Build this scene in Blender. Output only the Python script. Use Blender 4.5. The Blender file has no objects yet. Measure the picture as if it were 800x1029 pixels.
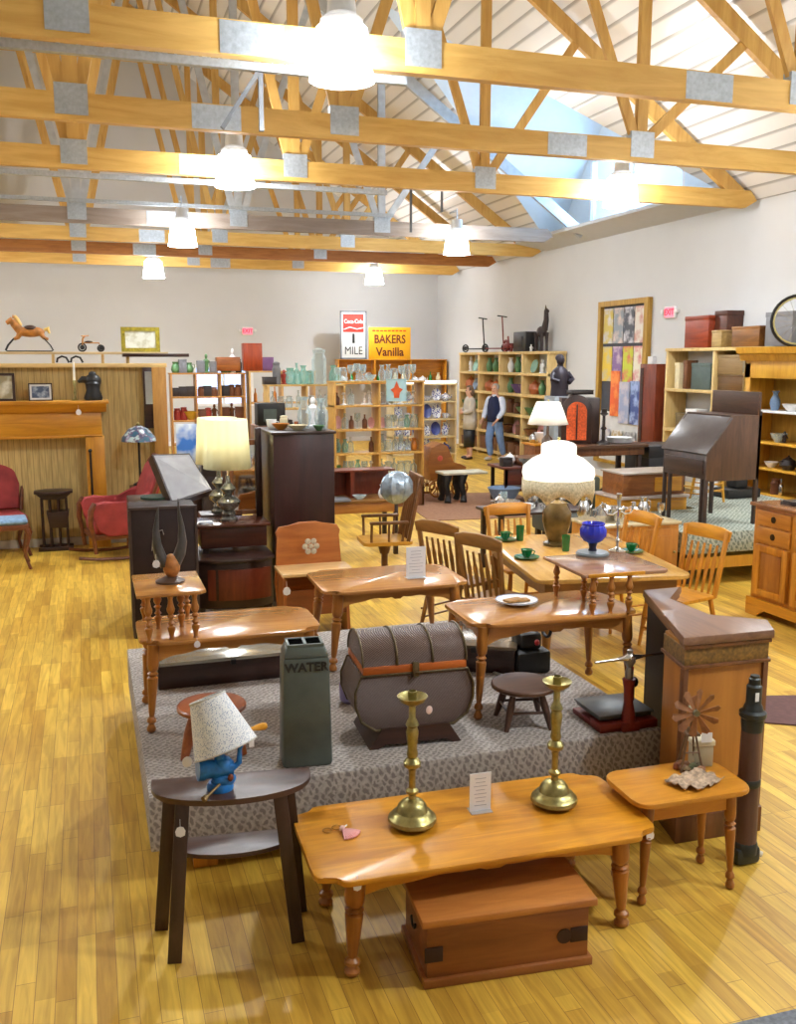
import bpy, bmesh, math, random
from mathutils import Vector, Matrix
R = random.Random(7)
PI = math.pi
scn = bpy.context.scene
COL = scn.collection
VZ = Vector((0, 0, 1))

# ------------------------------------------------------------------ materials
def lin(c):
    return tuple(((v/255)/12.92 if v/255 <= 0.04045 else ((v/255+0.055)/1.055)**2.4) for v in c) + (1,)
_m = {}
def new_mat(name):
    m = bpy.data.materials.new(name); m.use_nodes = True
    nt = m.node_tree
    return m, nt, nt.nodes['Principled BSDF']
def mat(rgb, rough=.5, metal=0, spec=.5, vary=.12, scale=9, name='paint'):
    k = ('m', rgb, rough, metal, spec, vary, scale)
    if k in _m: return _m[k]
    m, nt, b = new_mat(name)
    tc = nt.nodes.new('ShaderNodeTexCoord'); n = nt.nodes.new('ShaderNodeTexNoise')
    n.inputs['Scale'].default_value = scale; n.inputs['Detail'].default_value = 4
    nt.links.new(tc.outputs['Object'], n.inputs['Vector'])
    r = nt.nodes.new('ShaderNodeValToRGB')
    c = lin(rgb)
    r.color_ramp.elements[0].position = .3; r.color_ramp.elements[1].position = .7
    r.color_ramp.elements[0].color = tuple(x*(1-vary) for x in c[:3]) + (1,)
    r.color_ramp.elements[1].color = tuple(min(1, x*(1+vary)) for x in c[:3]) + (1,)
    nt.links.new(n.outputs['Fac'], r.inputs['Fac']); nt.links.new(r.outputs['Color'], b.inputs['Base Color'])
    b.inputs['Roughness'].default_value = rough; b.inputs['Metallic'].default_value = metal
    b.inputs['Specular IOR Level'].default_value = spec
    _m[k] = m; return m
def wood(rgb, dark=None, rough=.32, axis=0, scale=5., name='wood'):
    dark = dark or tuple(int(v*.66) for v in rgb)
    k = ('w', rgb, dark, rough, axis, scale)
    if k in _m: return _m[k]
    m, nt, b = new_mat(name)
    tc = nt.nodes.new('ShaderNodeTexCoord'); mp = nt.nodes.new('ShaderNodeMapping')
    s = [scale*3]*3; s[axis] = scale*.35
    mp.inputs['Scale'].default_value = s
    n = nt.nodes.new('ShaderNodeTexNoise'); n.inputs['Scale'].default_value = 1.0
    n.inputs['Detail'].default_value = 7; n.inputs['Roughness'].default_value = .62; n.inputs['Distortion'].default_value = .8
    nt.links.new(tc.outputs['Object'], mp.inputs['Vector']); nt.links.new(mp.outputs['Vector'], n.inputs['Vector'])
    r = nt.nodes.new('ShaderNodeValToRGB')
    r.color_ramp.elements[0].position = .3; r.color_ramp.elements[1].position = .66
    r.color_ramp.elements[0].color = lin(dark); r.color_ramp.elements[1].color = lin(rgb)
    nt.links.new(n.outputs['Fac'], r.inputs['Fac']); nt.links.new(r.outputs['Color'], b.inputs['Base Color'])
    bp = nt.nodes.new('ShaderNodeBump'); bp.inputs['Strength'].default_value = .08; bp.inputs['Distance'].default_value = .003
    nt.links.new(n.outputs['Fac'], bp.inputs['Height']); nt.links.new(bp.outputs['Normal'], b.inputs['Normal'])
    b.inputs['Roughness'].default_value = rough
    _m[k] = m; return m
def emit(rgb, strength, name='lit'):
    k = ('e', rgb, strength)
    if k in _m: return _m[k]
    m, nt, b = new_mat(name)
    b.inputs['Base Color'].default_value = lin(rgb)
    b.inputs['Emission Color'].default_value = lin(rgb); b.inputs['Emission Strength'].default_value = strength
    _m[k] = m; return m
def glass(rgb=(225, 240, 240), trans=.6, rough=.05):
    """thin glass: partly see-through, partly shiny"""
    k = ('g', rgb, trans)
    if k in _m: return _m[k]
    m, nt, b = new_mat('glass')
    b.inputs['Base Color'].default_value = lin(rgb); b.inputs['Roughness'].default_value = rough
    b.inputs['Specular IOR Level'].default_value = .8
    t = nt.nodes.new('ShaderNodeBsdfTransparent'); t.inputs['Color'].default_value = tuple(.4+.6*v for v in lin(rgb)[:3])+(1,)
    lw = nt.nodes.new('ShaderNodeLayerWeight'); lw.inputs['Blend'].default_value = .35
    mr = nt.nodes.new('ShaderNodeMapRange'); mr.inputs['To Min'].default_value = 1-trans; mr.inputs['To Max'].default_value = .8
    nt.links.new(lw.outputs['Facing'], mr.inputs['Value'])
    mx = nt.nodes.new('ShaderNodeMixShader')
    nt.links.new(mr.outputs['Result'], mx.inputs['Fac']); nt.links.new(t.outputs[0], mx.inputs[1]); nt.links.new(b.outputs[0], mx.inputs[2])
    nt.links.new(mx.outputs[0], nt.nodes['Material Output'].inputs['Surface'])
    _m[k] = m; return m
def cloth_shade(rgb, strength=0., trans=.5):
    k = ('c', rgb, strength)
    if k in _m: return _m[k]
    m, nt, b = new_mat('shade_fabric')
    b.inputs['Base Color'].default_value = lin(rgb); b.inputs['Roughness'].default_value = .9
    tl = nt.nodes.new('ShaderNodeBsdfTranslucent'); tl.inputs['Color'].default_value = lin(rgb)
    mx = nt.nodes.new('ShaderNodeMixShader'); mx.inputs['Fac'].default_value = trans
    nt.links.new(b.outputs[0], mx.inputs[1]); nt.links.new(tl.outputs[0], mx.inputs[2])
    nt.links.new(mx.outputs[0], nt.nodes['Material Output'].inputs['Surface'])
    _m[k] = m; return m

# ------------------------------------------------------------------ mesh builder
class MB:
    def __init__(s): s.bm = bmesh.new()
    def _bevel(s, verts, bev):
        if bev > 0:
            es = set()
            for v in verts:
                for e in v.link_edges: es.add(e)
            bmesh.ops.bevel(s.bm, geom=list(es), offset=bev, segments=2, affect='EDGES', profile=.5, clamp_overlap=True)
    def box(s, x0, x1, y0, y1, z0, z1, bev=0, M=None):
        r = bmesh.ops.create_cube(s.bm, size=1)
        T = Matrix.Translation(((x0+x1)/2, (y0+y1)/2, (z0+z1)/2)) @ Matrix.Diagonal((abs(x1-x0), abs(y1-y0), abs(z1-z0), 1))
        if M is not None: T = M @ T
        bmesh.ops.transform(s.bm, matrix=T, verts=r['verts']); s._bevel(r['verts'], bev); return s
    def bar(s, p0, p1, w, h, up=VZ, bev=0):
        p0, p1 = Vector(p0), Vector(p1); d = (p1-p0); L = d.length; d.normalize()
        u = Vector(up); x = d.cross(u)
        if x.length < 1e-4: x = d.cross(Vector((0, 1, 0)))
        x.normalize(); z = x.cross(d)
        T = Matrix.Translation((p0+p1)/2) @ Matrix((x, d, z)).transposed().to_4x4()
        return s.box(-w/2, w/2, -L/2, L/2, -h/2, h/2, bev, T)
    def lathe(s, prof, c=(0, 0, 0), n=16, to=None, sx=1, sy=1):
        """prof [(r,z)]; with to: c -> to is the axis and z runs 0..1"""
        c = Vector(c)
        if to is not None:
            d = Vector(to)-c; q = VZ.rotation_difference(d.normalized()).to_matrix().to_4x4()
            T = Matrix.Translation(c) @ q @ Matrix.Diagonal((1, 1, d.length, 1))
        else: T = Matrix.Translation(c)
        rings = []
        for r, z in prof:
            r = max(r, .0004)
            rings.append([s.bm.verts.new(T @ Vector((r*sx*math.cos(2*PI*i/n), r*sy*math.sin(2*PI*i/n), z))) for i in range(n)])
        for a, b in zip(rings, rings[1:]):
            for i in range(n):
                s.bm.faces.new((a[i], a[(i+1) % n], b[(i+1) % n], b[i]))
        s.bm.faces.new(list(reversed(rings[0]))); s.bm.faces.new(rings[-1]); return s
    def cyl(s, p0, p1, r0, r1=None, n=12):
        r1 = r0 if r1 is None else r1
        return s.lathe([(r0, 0), (r1, 1)], p0, n, p1)
    def prism(s, pts, a, b, plane='xy', bev=0, M=None):
        f = {'xy': lambda p, t: (p[0], p[1], t), 'xz': lambda p, t: (p[0], t, p[1]), 'yz': lambda p, t: (t, p[0], p[1])}[plane]
        A = [s.bm.verts.new(f(p, a)) for p in pts]; B = [s.bm.verts.new(f(p, b)) for p in pts]
        n = len(pts)
        s.bm.faces.new(A); s.bm.faces.new(list(reversed(B)))
        for i in range(n): s.bm.faces.new((A[i], B[i], B[(i+1) % n], A[(i+1) % n]))
        if M is not None: bmesh.ops.transform(s.bm, matrix=M, verts=A+B)
        if bev > 0:
            es = [e for e in s.bm.edges if (e.verts[0] in A and e.verts[1] in A) or (e.verts[0] in B and e.verts[1] in B)]
            bmesh.ops.bevel(s.bm, geom=es, offset=bev, segments=2, affect='EDGES', profile=.5, clamp_overlap=True)
        return s
    def tube(s, pts, r, n=8):
        pts = [Vector(p) for p in pts]; rr = r if isinstance(r, (list, tuple)) else [r]*len(pts)
        rings = []; prev = None
        for i, p in enumerate(pts):
            d = (pts[min(i+1, len(pts)-1)]-pts[max(i-1, 0)]).normalized()
            x = d.cross(prev if prev is not None else (VZ if abs(d.z) < .9 else Vector((1, 0, 0))))
            if x.length < 1e-5: x = d.orthogonal()
            x.normalize(); y = d.cross(x).normalized(); prev = -y if False else (VZ if abs(d.z) < .9 else Vector((1, 0, 0)))
            rings.append((p, x, y))
        # parallel transport
        out = []; x = rings[0][1]
        for i, (p, _, _) in enumerate(rings):
            d = (pts[min(i+1, len(pts)-1)]-pts[max(i-1, 0)]).normalized()
            x = (x-d*x.dot(d)); x = x.normalized() if x.length > 1e-6 else d.orthogonal().normalized()
            y = d.cross(x)
            out.append([s.bm.verts.new(p+(x*math.cos(2*PI*k/n)+y*math.sin(2*PI*k/n))*rr[i]) for k in range(n)])
        for a, b in zip(out, out[1:]):
            for k in range(n): s.bm.faces.new((a[k], a[(k+1) % n], b[(k+1) % n], b[k]))
        s.bm.faces.new(list(reversed(out[0]))); s.bm.faces.new(out[-1]); return s
    def ball(s, c, r, n=12, rot=None):
        r = (r, r, r) if not isinstance(r, (list, tuple)) else r
        q = bmesh.ops.create_uvsphere(s.bm, u_segments=n, v_segments=max(6, n*2//3), radius=1)
        T = Matrix.Translation(c) @ (rot.to_4x4() if rot is not None else Matrix()) @ Matrix.Diagonal((*r, 1))
        bmesh.ops.transform(s.bm, matrix=T, verts=q['verts']); return s
    def ring(s, c, Rr, r, axis='y', n=28, m=8, arc=(0, 2*PI)):
        full = abs(arc[1]-arc[0]-2*PI) < 1e-6
        k = n if full else n+1; rings = []
        for i in range(k):
            a = arc[0]+(arc[1]-arc[0])*i/n
            rg = []
            for j in range(m):
                b = 2*PI*j/m; q = Rr+r*math.cos(b); h = r*math.sin(b)
                p = {'y': (q*math.cos(a), h, q*math.sin(a)), 'z': (q*math.cos(a), q*math.sin(a), h), 'x': (h, q*math.cos(a), q*math.sin(a))}[axis]
                rg.append(s.bm.verts.new(Vector(p)+Vector(c)))
            rings.append(rg)
        for i in range(n):
            a, b = rings[i], rings[(i+1) % k]
            for j in range(m): s.bm.faces.new((a[j], a[(j+1) % m], b[(j+1) % m], b[j]))
        return s
    def xf(s, M):
        bmesh.ops.transform(s.bm, matrix=M, verts=s.bm.verts[:]); return s
    def build(s, name, m, parent=None, ang=38, solid=0):
        bmesh.ops.recalc_face_normals(s.bm, faces=s.bm.faces[:])
        me = bpy.data.meshes.new(name); s.bm.to_mesh(me); s.bm.free()
        me.materials.append(m)
        for p in me.polygons: p.use_smooth = True
        me.set_sharp_from_angle(angle=math.radians(ang))
        o = bpy.data.objects.new(name, me); COL.objects.link(o)
        if parent is not None: o.parent = parent
        if solid:
            q = o.modifiers.new('Solid', 'SOLIDIFY'); q.thickness = solid
        return o

def tag(o, label, cat, group=None, kind=None):
    if label: o['label'] = label
    if cat: o['category'] = cat
    if group: o['group'] = group
    if kind: o['kind'] = kind
    return o
def thing(name, label, cat, loc=(0, 0, 0), rz=0, group=None):
    o = bpy.data.objects.new(name, None); COL.objects.link(o)
    o.location = loc; o.rotation_euler = (0, 0, rz); o.empty_display_size = .1
    return tag(o, label, cat, group)
def part(name, mb, m, parent, label=None, **k):
    o = mb.build(name, m, parent, **k)
    if label: o['label'] = label
    return o
def solo(name, mb, m, label, cat, loc=(0, 0, 0), rz=0, group=None, **k):
    o = mb.build(name, m, None, **k); o.location = loc; o.rotation_euler = (0, 0, rz)
    return tag(o, label, cat, group)
def struct(name, mb, m, parent=None, **k):
    o = mb.build(name, m, parent, **k)
    if parent is None: o['kind'] = 'structure'
    return o
def dup(root, loc, rz=0, label=None, group=None, scale=None):
    kids = {}
    for o in COL.objects:
        if o.parent is not None: kids.setdefault(o.parent, []).append(o)
    def cp(o, par):
        c = o.copy(); COL.objects.link(c)
        if par is not None:
            c.parent = par
        for ch in kids.get(o, []): cp(ch, c)
        return c
    r = cp(root, None); r.location = loc; r.rotation_euler = (0, 0, rz)
    if scale: r.scale = scale if isinstance(scale, (tuple, list)) else (scale,)*3
    if label: r['label'] = label
    if group: r['group'] = group
    elif 'group' in r and group == '': del r['group']
    return r
def text_mesh(body, size, m, parent, name='lettering', thick=.002, M=None, sx=1., bold=0.):
    cu = bpy.data.curves.new('t', 'FONT'); cu.body = body; cu.size = size; cu.extrude = thick; cu.offset = bold
    cu.align_x = 'CENTER'; cu.align_y = 'CENTER'; cu.resolution_u = 3
    t = bpy.data.objects.new('t', cu); COL.objects.link(t)
    dg = bpy.context.evaluated_depsgraph_get()
    me = bpy.data.meshes.new_from_object(t.evaluated_get(dg))
    bpy.data.objects.remove(t)
    me.name = name; me.transform((M or Matrix()) @ Matrix.Diagonal((sx, 1, 1, 1)))
    me.materials.clear(); me.materials.append(m)
    o = bpy.data.objects.new(name, me); COL.objects.link(o); o.parent = parent
    return o
UPRIGHT = Matrix.Rotation(PI/2, 4, 'X')       # text plane facing -Y
def FACE(x, y, z, rz=0): return Matrix.Translation((x, y, z)) @ Matrix.Rotation(rz, 4, 'Z') @ UPRIGHT

# ------------------------------------------------------------------ camera
H = 2.3; PITCH = math.radians(9.178); YAW = math.radians(18.125)
cd = bpy.data.cameras.new('camera'); cam = bpy.data.objects.new('camera', cd); COL.objects.link(cam)
cam.location = (0, 0, H); cam.rotation_euler = (PI/2-PITCH, 0, -YAW)
cd.sensor_fit = 'HORIZONTAL'; cd.sensor_width = 36; cd.lens = 36*950/800; cd.clip_end = 200; cd.clip_start = .05
scn.camera = cam
vs = scn.view_settings; vs.view_transform = 'Standard'; vs.look = 'None'; vs.gamma = 1; vs.use_curve_mapping = False

# palettes
OAK = wood((220, 152, 36), (176, 108, 26), .3)
OAKY = wood((216, 150, 46), (176, 108, 26), .3, axis=1)
OAKZ = wood((206, 138, 44), (162, 96, 24), .35, axis=2)
MAPLE = wood((186, 124, 56), (144, 86, 34), .28)
MAPLEZ = wood((180, 116, 48), (136, 80, 26), .3, axis=2)
DARKW = wood((58, 34, 28), (30, 17, 15), .35, axis=2)
DARKX = wood((62, 37, 30), (32, 18, 16), .35, axis=0)
REDW = wood((122, 50, 26), (84, 30, 16), .35, axis=2)
MIDW = wood((126, 78, 44), (86, 50, 28), .4, axis=2)
PINE = wood((212, 176, 108), (184, 142, 76), .5, axis=2)
PINEX = wood((222, 192, 130), (196, 158, 96), .5, axis=0)
YELP = wood((222, 168, 56), (196, 136, 36), .4, axis=2)
WHITE = mat((235, 235, 235), .6, vary=.03)
BLACK = mat((22, 21, 22), .45)
BRASS = mat((158, 148, 96), .36, .9, vary=.3, scale=30)
SILVER = mat((205, 205, 205), .2, 1, vary=.2)
IRON = mat((40, 40, 42), .5, .6)
CRYST = glass((205, 210, 200), .45)
CLEAR = glass((226, 238, 240), .82)
# ------------------------------------------------------------------ the building
XW, YB, YF, ZE, MS = 9.7, 26., -3., 4.65, .7
def roofz(x): return ZE+(XW-abs(x))*MS
ZR = roofz(0)
wallm = mat((206, 207, 208), .9, vary=.02, scale=1.5, name='wall_paint')
# floor with boards running away from the camera
fm, nt, b = new_mat('oak_floor')
tc = nt.nodes.new('ShaderNodeTexCoord'); mp = nt.nodes.new('ShaderNodeMapping'); mp.inputs['Rotation'].default_value = (0, 0, PI/2)
br = nt.nodes.new('ShaderNodeTexBrick'); br.offset = .37; br.offset_frequency = 3; br.squash = .8; br.squash_frequency = 5
br.inputs['Scale'].default_value = 1; br.inputs['Brick Width'].default_value = .62; br.inputs['Row Height'].default_value = .072
br.inputs['Mortar Size'].default_value = .0012; br.inputs['Color1'].default_value = lin((234, 194, 80)); br.inputs['Color2'].default_value = lin((202, 154, 50))
br.inputs['Mortar'].default_value = lin((150, 104, 40)); br.inputs['Bias'].default_value = -.15
br2 = nt.nodes.new('ShaderNodeTexBrick'); br2.offset = .61; br2.offset_frequency = 4
for k, v in (('Scale', 1), ('Brick Width', .93), ('Row Height', .072), ('Mortar Size', 0)): br2.inputs[k].default_value = v
br2.inputs['Color1'].default_value = (1, 1, 1, 1); br2.inputs['Color2'].default_value = (.66, .6, .5, 1)
nz = nt.nodes.new('ShaderNodeTexNoise'); mp2 = nt.nodes.new('ShaderNodeMapping'); mp2.inputs['Scale'].default_value = (28, 2.2, 1)
nz.inputs['Scale'].default_value = 1; nz.inputs['Detail'].default_value = 6; nz.inputs['Distortion'].default_value = 1.2
rp = nt.nodes.new('ShaderNodeValToRGB'); rp.color_ramp.elements[0].position = .32; rp.color_ramp.elements[0].color = (.62, .54, .42, 1); rp.color_ramp.elements[1].position = .62
mx = nt.nodes.new('ShaderNodeMix'); mx.data_type = 'RGBA'; mx.blend_type = 'MULTIPLY'; mx.inputs[0].default_value = .75
mx2 = nt.nodes.new('ShaderNodeMix'); mx2.data_type = 'RGBA'; mx2.blend_type = 'MULTIPLY'; mx2.inputs[0].default_value = .7
L = nt.links
L.new(tc.outputs['Object'], mp.inputs['Vector']); L.new(mp.outputs[0], br.inputs['Vector']); L.new(mp.outputs[0], br2.inputs['Vector'])
L.new(tc.outputs['Object'], mp2.inputs['Vector']); L.new(mp2.outputs[0], nz.inputs['Vector']); L.new(nz.outputs['Fac'], rp.inputs['Fac'])
L.new(br.outputs['Color'], mx.inputs[6]); L.new(rp.outputs['Color'], mx.inputs[7])
L.new(mx.outputs[2], mx2.inputs[6]); L.new(br2.outputs['Color'], mx2.inputs[7]); L.new(mx2.outputs[2], b.inputs['Base Color'])
b.inputs['Roughness'].default_value = .46
struct('floor', MB().box(-XW-.2, XW+.2, YF-.2, YB+.2, -.1, 0), fm)
# landing carpet whose corner shows at the bottom right
cm, nt, b = new_mat('grey_carpet')
struct('trim_4', MB().prism([(1.9, 2.47), (3.6, 2.42), (3.6, .8), (1.9, .8)], 0, .008), mat((112, 116, 122), .95, vary=.3, scale=60))

struct('wall_right', MB().box(XW, XW+.2, YF, YB+.2, 0, ZE), wallm)
struct('wall_left', MB().box(-XW-.2, -XW, YF, YB+.2, 0, ZE), wallm)
def gable(y0, y1, hole=None):
    m = MB(); zr = ZR+.1
    if hole:
        x0, x1, z0, z1 = hole
        m.box(-XW, x0, y0, y1, 0, ZE); m.box(x1, XW, y0, y1, 0, ZE); m.box(x0, x1, y0, y1, 0, z0); m.box(x0, x1, y0, y1, z1, ZE)
    else: m.box(-XW, XW, y0, y1, 0, ZE)
    m.prism([(-XW, ZE), (XW, ZE), (0, zr)], y0, y1, 'xz'); return m
struct('wall_back', gable(YB, YB+.2, (2.75, 4.35, 1.05, 2.15)), wallm)
struct('wall_front', gable(YF-.2, YF), wallm)
w = struct('window_1', MB().box(2.75, 2.82, YB, YB+.15, 1.12, 2.08).box(4.28, 4.35, YB, YB+.15, 1.12, 2.08).box(2.75, 4.35, YB, YB+.15, 1.05, 1.12).box(2.75, 4.35, YB, YB+.15, 2.08, 2.15).box(3.52, 3.58, YB+.02, YB+.13, 1.12, 2.08), WHITE)
part('pane', MB().box(2.8, 4.3, YB+.07, YB+.08, 1.1, 2.1), glass((235, 240, 255), .92), w)

# ribbed metal roof lining: ribs run along the room
rm, nt, b = new_mat('ribbed_roof')
tc = nt.nodes.new('ShaderNodeTexCoord'); sx = nt.nodes.new('ShaderNodeSeparateXYZ'); L = nt.links
L.new(tc.outputs['Object'], sx.inputs[0])
mm = nt.nodes.new('ShaderNodeMath'); mm.operation = 'MODULO'; mm.inputs[1].default_value = .22
ab = nt.nodes.new('ShaderNodeMath'); ab.operation = 'ABSOLUTE'
L.new(sx.outputs[0], ab.inputs[0]); L.new(ab.outputs[0], mm.inputs[0])
rp = nt.nodes.new('ShaderNodeValToRGB'); rp.color_ramp.elements[0].position = 0; rp.color_ramp.elements[0].color = lin((170, 170, 170))
rp.color_ramp.elements[1].position = .05; rp.color_ramp.elements[1].color = lin((238, 238, 238))
e = rp.color_ramp.elements.new(.024); e.color = lin((184, 184, 184))
L.new(mm.outputs[0], rp.inputs[0]); L.new(rp.outputs[0], b.inputs['Base Color'])
bp = nt.nodes.new('ShaderNodeBump'); bp.inputs['Strength'].default_value = .5; bp.inputs['Distance'].default_value = .02
L.new(rp.outputs[0], bp.inputs['Height']); L.new(bp.outputs[0], b.inputs['Normal'])
b.inputs['Roughness'].default_value = .38; b.inputs['Metallic'].default_value = .15
DY0, DY1, DYM = 12.65, 18.9, 15.8                 # gabled dormer on the right slope
DZ = 8.05; DX = XW-(DZ-ZE)/MS
T = .12
m = MB()
def slab(pts):     # list of (x,y) on the right slope, lifted onto it with thickness
    A = [m.bm.verts.new((x, y, roofz(x))) for x, y in pts]; B = [m.bm.verts.new((x, y, roofz(x)+T)) for x, y in pts]
    n = len(pts); m.bm.faces.new(A); m.bm.faces.new(B[::-1])
    for i in range(n): m.bm.faces.new((A[i], B[i], B[(i+1) % n], A[(i+1) % n]))
slab([(0, YF), (XW, YF), (XW, DY0), (DX, DYM), (0, DYM)])
slab([(0, DYM), (DX, DYM), (XW, DY1), (XW, YB+.1), (0, YB+.1)])
slab([(0, YF), (0, YB+.1), (-XW, YB+.1), (-XW, YF)])
struct('ceiling', m, rm)
# dormer: two sloping faces meeting in a ridge, closed by a gable with a window
dm = mat((214, 226, 234), .8, vary=.02, name='daylit_white')  # white walls; the blue cast of the daylight is tinted into this colour
def face3(a, b_, c, t=.1):
    m = MB(); n = (Vector(b_)-Vector(a)).cross(Vector(c)-Vector(a)).normalized()
    if n.z < 0: n = -n
    A = [m.bm.verts.new(p) for p in (a, b_, c)]; B = [m.bm.verts.new(Vector(p)+n*t) for p in (a, b_, c)]
    m.bm.faces.new(A); m.bm.faces.new(B[::-1])
    for i in range(3): m.bm.faces.new((A[i], B[i], B[(i+1) % 3], A[(i+1) % 3]))
    return m
struct('trim_1', face3((DX, DYM, DZ), (XW, DY1, ZE), (XW, DYM, DZ)), dm)
struct('trim_2', face3((DX, DYM, DZ), (XW, DYM, DZ), (XW, DY0, ZE)), dm)
m = MB()       # gable with an opening: left, right, sill, head
def gz(y): return ZE+(DZ-ZE)*(1-abs(y-DYM)/((DY1-DY0)/2))
wy0, wy1, wz0, wz1 = 14.2, 17.4, 4.95, 6.2
m.prism([(DY0, ZE), (wy0, ZE), (wy0, gz(wy0))], XW, XW+.15, 'yz'); m.prism([(wy1, ZE), (DY1, ZE), (wy1, gz(wy1))], XW, XW+.15, 'yz')
m.box(XW, XW+.15, wy0, wy1, ZE, wz0); m.prism([(wy0, wz1), (wy1, wz1), (wy1, gz(wy1)), (DYM, DZ), (wy0, gz(wy0))], XW, XW+.15, 'yz')
struct('wall_dormer', m, dm)
w = struct('window_2', MB().box(XW, XW+.12, wy0, wy0+.07, wz0+.07, wz1-.07).box(XW, XW+.12, wy1-.07, wy1, wz0+.07, wz1-.07).box(XW, XW+.12, wy0, wy1, wz0, wz0+.07).box(XW, XW+.12, wy0, wy1, wz1-.07, wz1).box(XW, XW+.12, DYM-.04, DYM+.04, wz0+.07, wz1-.07), WHITE)
part('pane', MB().box(XW+.05, XW+.06, wy0+.05, wy1-.05, wz0+.05, wz1-.05), glass((225, 238, 255), .92), w)
# boxed sill under the dormer
struct('trim_3', MB().prism([(XW, ZE-.02), (XW, ZE+.16), (XW-.75, ZE+.16), (XW-.75, ZE+.1)], DY0-.3, DY1+.3, 'xz'), mat((196, 198, 200), .7, vary=.02))
struct('baseboard_back', MB().box(-XW, XW, YB-.02, YB, 0, .12), WHITE)
struct('baseboard_right', MB().box(XW-.02, XW, YF, YB, 0, .12), WHITE)

# ------------------------------------------------------------------ roof trusses
GUS = mat((176, 184, 192), .45, .5, vary=.15, scale=30, name='galvanised')
TW = wood((224, 184, 104), (198, 150, 68), .55, axis=0, scale=3)
TWZ = wood((212, 170, 94), (182, 134, 60), .55, axis=2, scale=3)
TB = wood((160, 146, 134), (130, 114, 104), .6, axis=0, scale=3)
STEEL = mat((190, 196, 202), .4, .7, name='steel')
TB0 = ZE+.0
def truss(Y, label, inner=5.25, body=TW, body2=TWZ, short=None, extra=None, splice=(1.35, 4.5)):
    t = thing('roof_truss', label, 'truss', (0, Y, 0), 0)
    xe = short or XW-.06
    part('bottom_chord', MB().prism([(-XW+.06, TB0-.13), (xe-.2, TB0-.13), (xe, TB0-.02), (xe-.12, TB0+.12), (-XW+.2, TB0+.12)], -.048, .048, 'xz'), body, t)
    for s in (-1, 1):
        p0 = Vector((s*(XW-.35), 0, roofz(XW-.35)-.19)); p1 = Vector((s*.0, 0, ZR-.19))
        part('top_chord', MB().bar(p0, p1, .08, .2), body2, t)
    part('king_post', MB().box(-.07, .07, -.04, .04, TB0+.1, ZR-.4), body2, t)
    nodes = [-inner, -2.65, 0, 2.65, inner]
    for x in nodes:
        top = roofz(x)-.3
        if x:
            part('post', MB().box(x-.065, x+.065, -.035, .035, TB0+.1, top), body2, t)
        for d in (-1, 1):
            xt = x+d*1.32
            if abs(xt) > XW-1: continue
            zt = roofz(xt)-.3
            if abs(x) > 6 and d*x > 0: zt = min(zt, roofz(xt)-.3)
            part('web', MB().bar((x+d*.07, 0, TB0+.12), (xt, 0, zt), .115, .05, up=(0, 1, 0)), body2, t)
        part('gusset_plate', MB().box(x-.15, x+.15, -.055, .055, TB0-.08, TB0+.2), GUS, t)
    for x in splice:
        part('splice_plate', MB().box(x-.24, x+.24, -.052, .052, TB0-.12, TB0+.11), GUS, t)
    part('collar_tie', MB().box(-2.2, 2.2, -.03, .03, 9.15, 9.4), body2, t)
    if extra: extra(t)
    return t
truss(7.5, 'heavy yellow timber truss nearest the viewer, with the closest white lamp under it', 6.3, splice=(1.3, 5.3))
truss(9.9, 'second timber truss from the viewer, brown-yellow chord dotted with bolt heads', 6.15, splice=(1.35, 5.2))
truss(12.3, 'third timber truss, its bottom chord ending at the right wall under the dormer', splice=(1.45,))
truss(17., 'grey-brown weathered truss with steel webs behind the third timber truss', body=TB, body2=STEEL, short=8.7, splice=(1.35,))
truss(19.4, 'timber truss just behind the grey-brown one, ending at the right wall', splice=(1.35,))
truss(21.8, 'darker brown timber truss, second from the back wall', body=wood((186, 124, 60), (150, 92, 40), .55), splice=(1.35,))
truss(24.2, 'timber truss closest to the white back wall', splice=(3.3,))
# perforated steel channels slung under the chords
def channel(loc_y, x0, x1, z, label, drops=()):
    t = thing('steel_channel', label, 'channel', (0, loc_y, 0))
    part('rail', MB().box(x0, x1, -.03, .03, z-.03, z+.03), GUS, t)
    for (xa, za, xb, zb) in drops: part('brace', MB().bar((xa, 0, za), (xb, 0, zb), .035, .035), mat((110, 112, 116), .5, .6), t)
channel(7.59, -1.3, 2.55, ZE-.16, 'perforated grey steel channel along the back of the nearest truss', [(1.36, ZE-.2, 1.08, ZE-.62), (1.38, ZE-.2, 1.38, ZE-.62)])
channel(12.4, -1.9, 3.9, ZE-.18, 'shiny steel channel along the back of the third truss')
channel(16.8, -2.6, 5.4, ZE+.2, 'long galvanised conduit above the grey-brown chord')
channel(15.5, 5.25, 5.9, ZE+.72, 'short steel bracket carrying the farther right lamp', [(5.3, ZE+.7, 5.3, ZE-.25), (5.85, ZE+.7, 5.85, ZE+.1)])
solo('projector_arm', MB().bar((5.6, 9.9, ZE+1.95), (6.15, 9.9, ZE+1.75), .12, .1).bar((5.85, 9.9, ZE+1.9), (5.85, 9.9, ZE+2.3), .04, .04), mat((50, 52, 58), .5, .3), 'dark cylinder fixture clamped beside a web of the second truss', 'spotlight', (0, 0, 0))

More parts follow.
